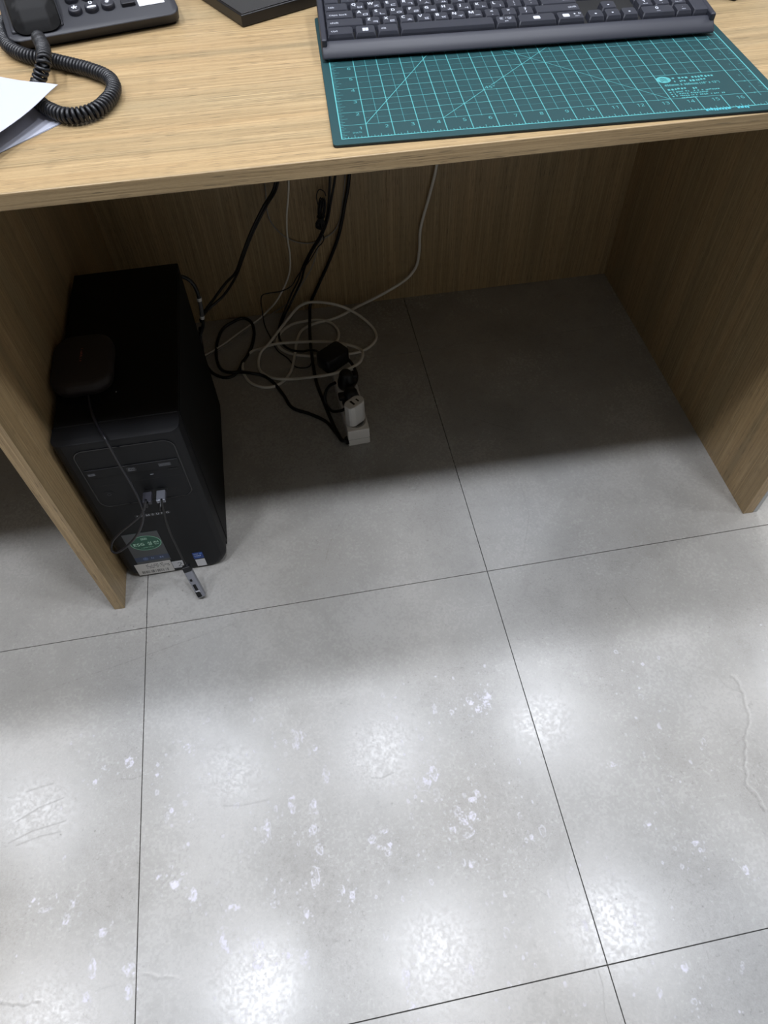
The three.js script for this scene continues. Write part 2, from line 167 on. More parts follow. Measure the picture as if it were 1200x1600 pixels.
// stone-look floor tile: one map laid over the floor in metres, 1.64 m square, mirrored beyond
const FLOORX = -0.62, FLOORZ = -0.78, FLOORS = 1.64;
function floorMaps() {
  const n = 2048;
  const cv = document.createElement('canvas'); cv.width = cv.height = n; const g = cv.getContext('2d');
  const px = (m) => m / FLOORS * n, X = (x) => px(x - FLOORX), Z = (z) => px(z - FLOORZ);
  g.fillStyle = '#000'; g.fillRect(0, 0, n, n); g.lineCap = 'round'; g.lineJoin = 'round';
  // red = white residue, green = dark veins and scratches, blue = pale stone ridges
  const blob = (x, z, rx, rz, ring, a) => {
    const k = 14, pts = []; const ph = rnd() * 6;
    for (let i = 0; i < k; i++) { const t = i / k * 6.283, q = 0.55 + 0.65 * rnd(); pts.push([X(x) + Math.cos(t + ph) * px(rx) * q, Z(z) + Math.sin(t + ph) * px(rz) * q]); }
    g.beginPath(); pts.forEach((p, i) => { const o = pts[(i + 1) % k], mx = (p[0] + o[0]) / 2, my = (p[1] + o[1]) / 2; i ? g.quadraticCurveTo(p[0], p[1], mx, my) : g.moveTo(mx, my); }); g.closePath();
    if (ring) { g.strokeStyle = `rgba(255,0,0,${a})`; g.lineWidth = 1.2 + rnd() * 1.8; g.stroke(); g.fillStyle = `rgba(255,0,0,${a * 0.2})`; g.fill(); } else { g.fillStyle = `rgba(255,0,0,${a})`; g.fill(); }
  };
  g.globalCompositeOperation = 'lighter';
  for (const [x, z, rx, rz] of PATHS.stains) {
    blob(x, z, rx * 0.75, rz * 0.85, true, 0.4 + rnd() * 0.3); blob(x + (rnd() - 0.5) * rx * 0.5, z + (rnd() - 0.5) * rz * 0.8, rx * 0.5, rz * 0.5, true, 0.3 + rnd() * 0.3);
    for (let i = 0; i < 5; i++) blob(x + (rnd() - 0.5) * rx * 1.5, z + (rnd() - 0.5) * rz * 1.5, rx * (0.12 + rnd() * 0.25), rz * (0.12 + rnd() * 0.2), rnd() < 0.5, 0.3 + rnd() * 0.4);
    for (let i = 0; i < 10; i++) blob(x + (rnd() - 0.5) * rx * 5, z + (rnd() - 0.5) * rz * 5, 0.0008 + rnd() * 0.0016, 0.0008 + rnd() * 0.0022, false, 0.15 + rnd() * 0.35);
  }
  for (let i = 0; i < 3000; i++) {
    const x = -0.6 + rnd() * 1.5, z = 0.2 + rnd() * 0.7; const dense = vn(x * 14 + 40, z * 3, 1);
    if (dense + (x > -0.1 && x < 0.3 ? 0.12 : 0) < 0.5 + rnd() * 0.2) continue;
    const s = 0.0004 + rnd() * rnd() * rnd() * 0.006; blob(x, z, s, s * (0.9 + rnd() * 1.2), rnd() < 0.6, 0.2 + rnd() * 0.45);
  }
  const line = (pts, col, w) => { g.strokeStyle = col; g.lineWidth = w; g.beginPath(); pts.forEach(([x, z], i) => (i ? g.lineTo(X(x), Z(z)) : g.moveTo(X(x), Z(z)))); g.stroke(); };
  for (const p of PATHS.ridges) { const j = []; for (let i = 0; i + 1 < p.length; i++) for (let t = 0; t < 1; t += 0.2) j.push([p[i][0] + (p[i + 1][0] - p[i][0]) * t + (rnd() - 0.5) * 0.005, p[i][1] + (p[i + 1][1] - p[i][1]) * t + (rnd() - 0.5) * 0.005]); line(j, 'rgba(0,0,255,0.2)', 5); line(j, 'rgba(0,0,255,0.32)', 1.6); line(j.map(([a, b]) => [a - 0.005, b + 0.002]), 'rgba(0,255,0,0.22)', 4); }
  for (const p of PATHS.veins) line(p, 'rgba(0,255,0,0.28)', 1.5);
  for (const p of PATHS.scuffs) line(p, 'rgba(0,255,0,0.22)', 2.2);
  for (let i = 0; i < 520; i++) { const x = -0.9 + rnd() * 2, z = -0.8 + rnd() * 1.9, a = rnd() * 6.3, l = 0.004 + rnd() * rnd() * 0.05; line([[x, z], [x + Math.cos(a) * l * 0.6, z + Math.sin(a) * l * 0.5 + 0.002], [x + Math.cos(a + 0.2) * l, z + Math.sin(a + 0.2) * l]], `rgba(0,255,0,${0.06 + rnd() * 0.14})`, 0.8 + rnd()); }
  for (let i = 0; i < 220; i++) { const x = -0.9 + rnd() * 2, z = -0.8 + rnd() * 1.9; g.fillStyle = `rgba(0,255,0,${0.25 + rnd() * 0.5})`; g.beginPath(); g.ellipse(X(x), Z(z), 0.6 + rnd() * 1.4, 0.6 + rnd(), rnd() * 3, 0, 7); g.fill(); }
  for (let i = 0; i < 60; i++) { const x = -0.33 + rnd() * 0.14, z = -0.05 + rnd() * 0.12; g.fillStyle = `rgba(0,255,0,${0.2 + rnd() * 0.5})`; g.beginPath(); g.ellipse(X(x), Z(z), 0.6 + rnd() * 2, 0.6 + rnd(), rnd() * 3, 0, 7); g.fill(); }
  const m = g.getImageData(0, 0, n, n).data;
  const c = new Uint8Array(n * n * 4), r = new Uint8Array(n * n * 4), b = new Uint8Array(n * n * 4);
  const cl = (v) => (v < 0 ? 0 : v > 255 ? 255 : v);
  for (let y = 0; y < n; y++) for (let x = 0; x < n; x++) {
    const k = (y * n + x) * 4, u = x / n * FLOORS, v = y / n * FLOORS;
    const cloud = fbm(u * 3.2 + 3, v * 2.4, 5, 0), patch = fbm(u * 9, v * 9, 4, 2), grain = vn(u * 900, v * 900, 1), fine = vn(u * 330, v * 330, 3);
    const mott = Math.pow(Math.max(0, fbm(u * 95, v * 85, 3, 3) - 0.5) * 2, 1.3), pit = Math.max(0, vn(u * 420, v * 420, 0) - 0.86) * 4;
    let l = 161 + (cloud - 0.5) * 38 + (patch - 0.5) * 26 + (grain - 0.5) * 9 + (fine - 0.5) * 5 - mott * 7 - pit * 30;
    const flake = vn(u * 170 + 8, v * 170, 2) * 0.6 + vn(u * 420, v * 420 + 3, 1) * 0.4, white = m[k] / 255 * Math.min(1, Math.max(0, (flake - 0.3) * 3.2)), dark = m[k + 1] / 255, ridge = m[k + 2] / 255;
    l += white * 36 + ridge * 26 - dark * 62;
    const tint = (fbm(u * 2.1 + 9, v * 2.1 + 4, 3, 1) - 0.5) * 10;
    c[k] = cl(l + tint * 0.7 + 2); c[k + 1] = cl(l); c[k + 2] = cl(l - tint - 4 + white * 14); c[k + 3] = 255;
    const ro = 0.25 + (patch - 0.5) * 0.12 + (fine - 0.5) * 0.08 + white * 0.12 - (cloud - 0.5) * 0.08 + dark * 0.2;
    r[k] = 0; r[k + 1] = cl(ro * 255); r[k + 2] = 0; r[k + 3] = 255;
    const spark = rnd(), e = 128 + (spark - 0.5) * 90 + (grain - 0.5) * 70 + (fine - 0.5) * 24 + (patch - 0.5) * 20 + white * 25 + ridge * 30 - dark * 60;
    b[k] = b[k + 1] = b[k + 2] = cl(e); b[k + 3] = 255;
  }
  return [dataTex(n, n, c, true, THREE.MirroredRepeatWrapping), dataTex(n, n, r, false, THREE.MirroredRepeatWrapping), dataTex(n, n, b, false, THREE.MirroredRepeatWrapping)];
}
const [floorColor, floorRough, floorBump] = floorMaps();
const tileMat = new THREE.MeshPhysicalMaterial({ specularIntensity: 0.8, map: floorColor, roughnessMap: floorRough, roughness: 1, bumpMap: floorBump, bumpScale: 0.00002 });

// ---------------------------------------------------------------- room
const ROOM = { x0: -2.6, x1: 2.9, z0: -1.7, z1: 2.8, h: 2.62, t: 0.12 };
const plaster = std(0xd8d7d3, 0.85), ceilingMat = std(0xe4e4e1, 0.9), grout = std(0x3c3b39, 0.95);
{
  const { x0, x1, z0, z1, h, t } = ROOM, w = x1 - x0, d = z1 - z0, cx = (x0 + x1) / 2, cz = (z0 + z1) / 2;
  const floor = struct(part('floor', at(new THREE.BoxGeometry(w + 2 * t, t, d + 2 * t), cx, -t / 2 - 0.0025, cz), grout, scene));
  struct(part('ceiling', at(new THREE.BoxGeometry(w + 2 * t, t, d + 2 * t), cx, h + t / 2, cz), ceilingMat, scene));
  struct(part('wall_back', at(new THREE.BoxGeometry(w + 2 * t, h, t), cx, h / 2, z0 - t / 2), plaster, scene));
  struct(part('wall_front', at(new THREE.BoxGeometry(w + 2 * t, h, t), cx, h / 2, z1 + t / 2), plaster, scene));
  struct(part('wall_left', at(new THREE.BoxGeometry(t, h, d), x0 - t / 2, h / 2, cz), plaster, scene));
  struct(part('wall_right', at(new THREE.BoxGeometry(t, h, d), x1 + t / 2, h / 2, cz), plaster, scene));
  // 600 mm tiles, laid by hand: each joint has its own slight lean
  const col = (i) => (i === -1 ? [-0.2706, 0.0103] : [0.3283 + 0.6 * i, 0.0173]);
  const row = (j) => (j === -1 ? [0.6447, -0.0265] : j === 0 ? [0.0405, -0.0165] : j === 1 ? [-0.5485, -0.012] : [0.0405 - 0.6 * j, -0.0165]);
  const cross = (i, j) => { const [a, b] = col(i), [c, e] = row(j); const x = (a + b * c) / (1 - b * e); return [x, c + e * x]; };
  const g0 = 0.0006, ch = 0.0003;
  for (let j = -7; j <= 2; j++) for (let i = -5; i <= 4; i++) {
    const q = [cross(i, j), cross(i + 1, j), cross(i + 1, j + 1), cross(i, j + 1)];       // near-left, near-right, far-right, far-left
    const cxm = q.reduce((s, p) => s + p[0], 0) / 4, czm = q.reduce((s, p) => s + p[1], 0) / 4;
    if (cxm < x0 - 0.32 || cxm > x1 + 0.32 || czm < z0 - 0.32 || czm > z1 + 0.32) continue;
    const ins = (p, d) => [p[0] - Math.sign(p[0] - cxm) * d, p[1] - Math.sign(p[1] - czm) * d].map((v, k) => Math.max(k ? z0 : x0, Math.min(k ? z1 : x1, v)));
    const o = q.map((p) => ins(p, g0)), t2 = q.map((p) => ins(p, g0 + ch));
    const dy = (rnd() - 0.5) * 0.0003, pos = [], quad = (a, b2, c2, d2) => pos.push(...a, ...b2, ...c2, ...a, ...c2, ...d2);
    const T = t2.map((p) => [p[0], dy, p[1]]), M = o.map((p) => [p[0], dy - ch, p[1]]), B = o.map((p) => [p[0], -0.0025, p[1]]);
    quad(T[0], T[1], T[2], T[3]);
    for (let k = 0; k < 4; k++) { const l = (k + 1) % 4; quad(M[k], M[l], T[l], T[k]); quad(B[k], B[l], M[l], M[k]); }
    const geo = new THREE.BufferGeometry(); geo.setAttribute('position', new THREE.Float32BufferAttribute(pos, 3));
    const uv = []; for (let k = 0; k < pos.length; k += 3) uv.push((pos[k] - FLOORX) / FLOORS, (pos[k + 2] - FLOORZ) / FLOORS);
    geo.setAttribute('uv', new THREE.Float32BufferAttribute(uv, 2)); geo.computeVertexNormals();
    part('tile', geo, tileMat, floor);
  }
}
// recessed square ceiling lamps
{
  const trim = std(0xeeeeee, 0.5), glow = std(0xffffff, 0.6, { emissive: 0xf4f7ff, emissiveIntensity: 3 });
  const ring = merged([[0, 0.1175], [0, -0.1175], [0.1175, 0], [-0.1175, 0]].map(([x, z]) => at(rbox(x ? 0.025 : 0.26, 0.012, x ? 0.21 : 0.025, 0.002), x, 0, z)));
  const lens = rbox(0.21, 0.006, 0.21, 0.002);
  const where = ['far left', 'left of the middle', 'middle', 'right of the middle', 'far right'];
  LAMP_SPOTS.forEach(([x, z], i) => {
    const g = thing('ceiling_lamp', `square recessed ceiling lamp, ${where[i % 5]} in the row ${i < 5 ? 'above' : 'in front of'} the desk`, 'lamp', [x, LAMP.ceiling, z], 0, 'square lamps in the ceiling');
    part('trim', ring, trim, g, [0, 0.013, 0]); part('diffuser', lens, glow, g, [0, 0.015, 0]);
    const l = new THREE.SpotLight(LAMP.color, LAMP.row[i < 5 ? 0 : 1], 0, LAMP.angle, LAMP.penumbra, 2); l.name = 'lamp_glow';
    l.position.set(x, LAMP.ceiling - 0.005, z); l.target.position.set(x, 0, z); scene.add(l, l.target);
    l.castShadow = true; l.shadow.radius = LAMP.radius / 0.02; l.shadow.mapSize.set(1024, 1024);
  });
}

// ---------------------------------------------------------------- desk
{
  const desk = thing('office_desk', 'light oak office desk with side panels standing on the tiled floor', 'desk');
  const T = 0.0165, x0 = -1.75, x1 = 0.862, back = -0.762, yaw = 0.0125;
  const wt = part('worktop', boxUV(at(rbox(x1 - x0, T, 0.762, 0.0012), (x0 + x1) / 2, H - T / 2, back / 2), 0, WOOD, [0.1, 0.2]), wood, desk);
  const P = (name, x, d0, d1, t) => {                        // upright panel, inner face at x (z = 0), slightly out of square like the tiles
    const g = boxUV(rbox(t, H - T, d1 - d0, 0.001), 1, WOOD, [x * 0.37, x * 1.7]);
    const m = part(name, g, woodPanel, desk); m.position.set(x + Math.sin(yaw) * (d0 + d1) / 2, (H - T) / 2, (d0 + d1) / 2); m.rotation.y = yaw; return m;
  };
  P('side_panel', -0.3085 - 0.009, -0.744, 0.0005, 0.018);
  const rp = P('side_panel', 0.8263 + 0.010, -0.744, -0.004, 0.020);
  part('outer_laminate', at(rbox(0.008, H - T - 0.001, 0.739, 0.0008), 0.0142, 0, 0.0003), std(0xb4b5b5, 0.5), rp, null, 'grey laminate on the outer face');
  P('side_panel', -1.74, -0.744, 0, 0.018);
  const bp = part('back_panel', boxUV(at(rbox(x1 - x0 - 0.02, H - T, 0.018, 0.001), (x0 + x1) / 2, (H - T) / 2, -0.7535), 1, WOOD, [0.4, 0.13]), woodPanel, desk);
}

// ---------------------------------------------------------------- hangul letters as strokes in a unit box (y down)
const JAMO = {
  ㅂ: [[.1, 0, .1, 1, .9, 1, .9, 0], [.1, .5, .9, .5]], ㅈ: [[.05, .1, .95, .1], [.5, .1, .5, .4, .05, 1], [.5, .4, .95, 1]], ㄷ: [[.95, .05, .1, .05, .1, .95, .95, .95]],
  ㄱ: [[.05, .05, .9, .05, .9, 1]], ㅅ: [[.5, 0, .5, .35, .05, 1], [.5, .35, .95, 1]], ㅛ: [[.3, .1, .3, .9], [.7, .1, .7, .9], [0, .9, 1, .9]], ㅕ: [[.7, 0, .7, 1], [.1, .3, .7, .3], [.1, .65, .7, .65]],
  ㅑ: [[.3, 0, .3, 1], [.3, .3, .9, .3], [.3, .65, .9, .65]], ㅐ: [[.25, 0, .25, 1], [.75, 0, .75, 1], [.25, .5, .75, .5]], ㅔ: [[.45, 0, .45, 1], [.85, 0, .85, 1], [.05, .5, .45, .5]],
  ㅁ: [[.1, .05, .9, .05, .9, .95, .1, .95, .1, .05]], ㄴ: [[.1, 0, .1, .95, .95, .95]], ㅇ: 'o', ㄹ: [[.05, .05, .9, .05, .9, .5, .1, .5, .1, .95, .95, .95]],
  ㅎ: 'h', ㅗ: [[.5, .1, .5, .9], [0, .9, 1, .9]], ㅓ: [[.7, 0, .7, 1], [.1, .5, .7, .5]], ㅏ: [[.3, 0, .3, 1], [.3, .5, .9, .5]], ㅣ: [[.5, 0, .5, 1]],
  ㅋ: [[.05, .05, .9, .05, .9, 1], [.05, .5, .9, .5]], ㅌ: [[.95, .05, .1, .05, .1, .95, .95, .95], [.1, .5, .9, .5]], ㅊ: [[.5, 0, .5, .2], [.05, .25, .95, .25], [.5, .25, .5, .5, .05, 1], [.5, .5, .95, 1]],
  ㅍ: [[.05, .05, .95, .05], [.3, .05, .3, .95], [.7, .05, .7, .95], [.05, .95, .95, .95]], ㅠ: [[0, .15, 1, .15], [.3, .15, .3, 1], [.7, .15, .7, 1]], ㅜ: [[0, .2, 1, .2], [.5, .2, .5, 1]], ㅡ: [[0, .5, 1, .5]],
};
function jamo(g, ch, x, y, w, h, lw) {
  const s = JAMO[ch]; if (!s) return; g.lineWidth = lw; g.lineCap = 'butt'; g.lineJoin = 'miter';
  const poly = (q) => { g.beginPath(); for (let i = 0; i < q.length; i += 2) (i ? g.lineTo : g.moveTo).call(g, x + q[i] * w, y + q[i + 1] * h); g.stroke(); };
  if (s === 'o') { g.beginPath(); g.ellipse(x + w / 2, y + h / 2, w * .45, h * .45, 0, 0, 7); g.stroke(); return; }
  if (s === 'h') { poly([.5, 0, .5, .18]); poly([.05, .25, .95, .25]); g.beginPath(); g.ellipse(x + w / 2, y + h * .68, w * .36, h * .3, 0, 0, 7); g.stroke(); return; }
  s.forEach(poly);
}
// rows of small unreadable print
function greek(g, x, y, w, h, step = 0.9) { let q = x; while (q < x + w) { const l = h * (0.35 + rnd() * 0.4); if (rnd() < 0.82) g.fillRect(q, y + (rnd() < 0.3 ? 0 : h * 0.2), l * 0.8, h * (0.6 + rnd() * 0.3)); q += l * (1 + 0.25 * step); } }

// ---------------------------------------------------------------- computer tower
const blackMetal = matte(0x060607, 0.6, 0.5), blackPlastic = std(0x101115, 0.45), bezelMat = matte(0x0d0e11, 0.55, 0.6), darkGap = std(0x040405, 0.7), gloss = std(0x0b0c0f, 0.16);
{
  const t = thing('computer_tower', 'black desktop computer tower standing by the left desk panel', 'computer', [-0.2168, 0, -0.26], 0.0125);
  const W = 0.176, y0 = 0.006, y1 = 0.3553, zs = 0.163, zf = 0.2;     // seam to the bezel, face of the bezel
  part('case', at(rbox(W, y1 - y0, zs + 0.196, 0.0025), 0, (y0 + y1) / 2, (zs - 0.196) / 2), blackMetal, t);
  part('side_cover', at(rbox(0.0012, y1 - y0 - 0.012, 0.33, 0.0004), W / 2 + 0.0004, (y0 + y1) / 2, -0.01), blackMetal, t);
  // bezel: upright corners rounded in plan, bottom corners rounded in front view, crisp top edge
  const hw = W / 2 + 0.001, dp = zf - zs, cr = 0.015, plan = new THREE.Shape();
  plan.moveTo(-hw, 0); plan.lineTo(-hw, -(dp - cr)); plan.absarc(-hw + cr, -(dp - cr), cr, Math.PI, Math.PI * 1.5, false);
  plan.lineTo(hw - cr, -dp); plan.absarc(hw - cr, -(dp - cr), cr, -Math.PI / 2, 0, false); plan.lineTo(hw, 0); plan.closePath();
  const bz = new THREE.ExtrudeGeometry(plan, { depth: y1 - 0.004 - 0.002, steps: 48, bevelEnabled: true, bevelThickness: 0.001, bevelSize: 0.001, bevelOffset: -0.001, bevelSegments: 2, curveSegments: 10 });
  bz.rotateX(-Math.PI / 2); bz.translate(0, 0.005, zs);
  const p = bz.attributes.position;
  for (let i = 0; i < p.count; i++) { const y = p.getY(i) - 0.004, r = 0.024; if (y < r) { const k = (hw - r + Math.sqrt(Math.max(0, r * r - (r - y) * (r - y)))) / hw; p.setX(i, p.getX(i) * k); } }
  bz.computeVertexNormals();
  const bezel = part('front_bezel', toCreasedNormals(bz, 0.5), bezelMat, t);
  part('bezel_seam', at(rbox(W - 0.004, y1 - 0.02, 0.002, 0.0005), 0, (y0 + y1) / 2, zs + 0.0008), darkGap, t);
  const f = zf + 0.0002;
  // drive panel: a lipped field with rounded corners
  const cy = 0.2765, ph = 0.130, pw = 0.142, pc = 0.005;
  const lip = new THREE.ExtrudeGeometry((() => { const s = rr(pw, ph, 0.016); s.holes.push(rr(pw - 0.003, ph - 0.003, 0.0145)); return s; })(), { depth: 0.0012, bevelEnabled: true, bevelThickness: 0.0004, bevelSize: 0.0004, bevelSegments: 1, curveSegments: 8 });
  part('panel_lip', at(lip, pc, cy, f - 0.0006), gloss, t);
  const field = part('drive_panel', at(plate(pw - 0.0036, ph - 0.0036, 0.0142, 0.001, 0.0003, 8), pc, cy, f + 0.0005), bezelMat, t);
  // optical drive
  const dr = part('optical_drive', at(plate(0.134, 0.0165, 0.002, 0.002, 0.0005), 0.005, 0.2915, f + 0.0018), bezelMat, t);
  part('tray_edge', at(rbox(0.134, 0.0007, 0.0008, 0.0002), 0.005, 0.3002, f + 0.0016), std(0x26272b, 0.4), dr);
  part('eject_button', at(rbox(0.014, 0.003, 0.0012, 0.0004), 0.060, 0.2785, f + 0.001), darkGap, dr);
  const ink = (w, h, draw, bg = '#101115') => new THREE.MeshStandardMaterial({ roughness: 0.4, map: canvasTex(w, h, (g) => { g.fillStyle = bg; g.fillRect(0, 0, w, h); draw(g, w, h); }) });
  const card = (w, h, d = 0.0003) => { const g = new THREE.BoxGeometry(w, h, d); return g; };
  part('drive_mark', at(card(0.011, 0.0055), -0.054, 0.2905, f + 0.0019), ink(64, 32, (g) => { g.fillStyle = '#5d6068'; g.beginPath(); g.roundRect(4, 4, 56, 24, 6); g.fill(); g.fillStyle = '#1a1b1f'; g.font = 'bold 14px sans-serif'; g.textAlign = 'center'; g.fillText('RW', 32, 21); }), dr);
  part('drive_mark', at(card(0.0135, 0.0085), 0.0035, 0.2912, f + 0.0019), ink(96, 60, (g) => { g.fillStyle = '#777a82'; g.font = 'bold italic 34px sans-serif'; g.textAlign = 'center'; g.fillText('DVD', 48, 34); g.fillRect(12, 44, 72, 8); }), dr);
  part('drive_mark', at(card(0.018, 0.007), 0.052, 0.2917, f + 0.0019), ink(96, 38, (g) => { g.fillStyle = '#3a3c42'; g.fillRect(2, 3, 92, 32); g.fillStyle = '#55585f'; greek(g, 6, 8, 82, 9); greek(g, 6, 22, 82, 9); }), dr);
  part('panel_groove', at(rbox(pw - 0.006, 0.0009, 0.0008, 0.0002), pc, 0.2622, f + 0.0003), darkGap, t);
  part('indicator', at(rbox(0.005, 0.0012, 0.0006, 0.0002), 0.028, 0.2725, f + 0.0008), std(0x6b6e76, 0.4), t);
  const pb = part('power_button', at(new THREE.CylinderGeometry(0.0085, 0.0085, 0.0007, 32).rotateX(Math.PI / 2), -0.045, 0.2405, f + 0.0005), bezelMat, t);
  part('button_mark', at(new THREE.TorusGeometry(0.0026, 0.0003, 6, 20), -0.045, 0.2405, f + 0.0008), std(0x303238, 0.4), pb);
  for (const x of [0.013, 0.0335]) part('usb_port', at(rbox(0.014, 0.0062, 0.001, 0.0004), x, 0.2335, f + 0.0006), darkGap, t);
  part('audio_jack', at(new THREE.CylinderGeometry(0.002, 0.002, 0.001, 16).rotateX(Math.PI / 2), 0.052, 0.2335, f + 0.0007), darkGap, t);
  part('maker_name', at(card(0.056, 0.0075, 0.0002), 0.0015, 0.1755, f + 0.0001), ink(512, 68, (g) => { g.fillStyle = '#a5a8b0'; g.font = 'bold 56px sans-serif'; g.textAlign = 'center'; g.textBaseline = 'middle'; g.save(); g.translate(256, 36); g.scale(1.28, 1); [...'SAMSUNG'].forEach((c, i) => g.fillText(c, (i - 3) * 56, 0)); g.restore(); }, '#0f1013'), t);
  // stickers
  const stick = (name, x, y, w, h, tw, th, draw, bg, rough = 0.45) => part(name, at(card(w, h), x, y, f + 0.00025), new THREE.MeshStandardMaterial({ roughness: rough, map: canvasTex(tw, th, (g) => { g.fillStyle = bg; g.fillRect(0, 0, tw, th); draw(g, tw, th); }) }), t);
  stick('eco_sticker', -0.0335, 0.0865, 0.058, 0.090, 464, 720, (g, w) => {
    g.fillStyle = '#1a5440'; g.beginPath(); g.ellipse(250, 245, 200, 165, 0, 0, 7); g.fill();
    g.strokeStyle = '#7fb89c'; g.lineWidth = 11; g.beginPath(); g.ellipse(250, 245, 198, 162, 0, 0, 7); g.stroke();
    g.fillStyle = '#a9cdb9'; g.strokeStyle = '#a9cdb9'; g.font = 'bold 86px sans-serif'; g.textAlign = 'left'; g.textBaseline = 'middle'; g.fillText('ESG', 76, 262);
    jamo(g, 'ㅅ', 266, 222, 44, 36, 10); jamo(g, 'ㅣ', 292, 222, 50, 40, 10); jamo(g, 'ㄹ', 278, 268, 44, 34, 9);
    jamo(g, 'ㅊ', 346, 222, 44, 42, 10); jamo(g, 'ㅓ', 380, 222, 44, 46, 10); jamo(g, 'ㄴ', 356, 268, 56, 34, 9);
    for (let i = 0; i < 3; i++) for (let k = 0; k < 2; k++) { g.lineWidth = 5; g.strokeRect(212 + i * 28, 125 + k * 24, 20, 17); }
    g.fillStyle = '#7fb89c'; greek(g, 165, 335, 180, 24);
    g.fillStyle = '#33405a'; g.fillRect(0, 560, w, 110); g.fillStyle = '#5a6c96'; g.beginPath(); g.arc(140, 615, 34, 0, 7); g.fill(); g.strokeStyle = '#33405a'; g.lineWidth = 6; g.beginPath(); g.arc(140, 615, 20, 0, 7); g.stroke();
    g.fillStyle = '#6f7fa6'; greek(g, 195, 595, 210, 42);
  }, '#474a4d');
  stick('asset_sticker', -0.0385, 0.0225, 0.062, 0.035, 620, 350, (g, w, h) => {
    g.fillStyle = '#3a3a3a'; for (let i = 0; i < 3; i++) greek(g, 190, 40 + i * 48, i === 0 ? 300 : 390, 30);
    for (let x = 70; x < 560;) { const b = 3 + Math.floor(rnd() * 10); if (rnd() < 0.7) g.fillRect(x, 225, b, 85); x += b + 3 + rnd() * 7; }
  }, '#c9c7c4');
  stick('number_sticker', 0.0045, 0.0225, 0.0225, 0.0215, 225, 215, (g) => { g.fillStyle = '#3f4046'; g.font = '170px sans-serif'; g.textAlign = 'center'; g.textBaseline = 'middle'; g.fillText('2', 128, 116); }, '#c5c6ca');
  stick('chip_sticker', 0.0420, 0.0402, 0.018, 0.019, 180, 190, (g) => { g.fillStyle = '#1d3f86'; g.fillRect(6, 6, 168, 178); g.fillStyle = '#b9cdf0'; g.font = 'bold 34px sans-serif'; g.fillText('intel', 22, 56); g.font = 'bold 46px sans-serif'; g.fillText('CORE', 22, 118); g.fillStyle = '#4f79c9'; g.fillRect(118, 20, 44, 44); g.fillRect(22, 140, 90, 14); }, '#16336f', 0.25);
  stick('blank_sticker', 0.0422, 0.0172, 0.0165, 0.0215, 16, 16, () => {}, '#cfcfd2');
  for (const [x, z] of [[-0.07, 0.15], [0.07, 0.15], [-0.07, -0.17], [0.07, -0.17]]) part('foot', at(new THREE.CylinderGeometry(0.009, 0.011, 0.007, 16), x, 0.0035, z), blackPlastic, t);
  part('lid_screw', at(new THREE.SphereGeometry(0.0012, 8, 6), -0.002, y1, 0.105), std(0x8d8f94, 0.3, { metalness: 0.8 }), t);
}
// small square device lying on the tower
{
  const g = thing('square_device', 'small square black device with rounded corners on top of computer tower', 'device', [-0.2645, 0.3553, -0.208], 0.03);
  const sh = plate(0.089, 0.118, 0.030, 0.024, 0.009, 12); sh.rotateX(-Math.PI / 2); sh.translate(0, 0.0245, 0);
  part('shell', toCreasedNormals(sh, 0.9), std(0x261f1e, 0.6), g);
  part('imprint', at(new THREE.BoxGeometry(0.006, 0.0002, 0.03), 0, 0.0245, -0.01), new THREE.MeshStandardMaterial({ roughness: 0.6, map: canvasTex(40, 200, (c) => { c.fillStyle = '#261f1e'; c.fillRect(0, 0, 40, 200); c.fillStyle = '#94524a'; c.save(); c.translate(40, 0); c.rotate(Math.PI / 2); greek(c, 10, 8, 180, 24); c.restore(); }) }), g);
  part('base_pad', at(new THREE.BoxGeometry(0.06, 0.001, 0.09), 0, 0.0005, 0), blackPlastic, g);
}
const cordBlack = std(0x0b0b0d, 0.45), cordWhite = std(0xdcd8cd, 0.5), cordGrey = std(0x8f8b83, 0.5), cordDark = std(0x1e1e23, 0.4), alu = std(0x8b8e98, 0.35, { metalness: 0.7 });
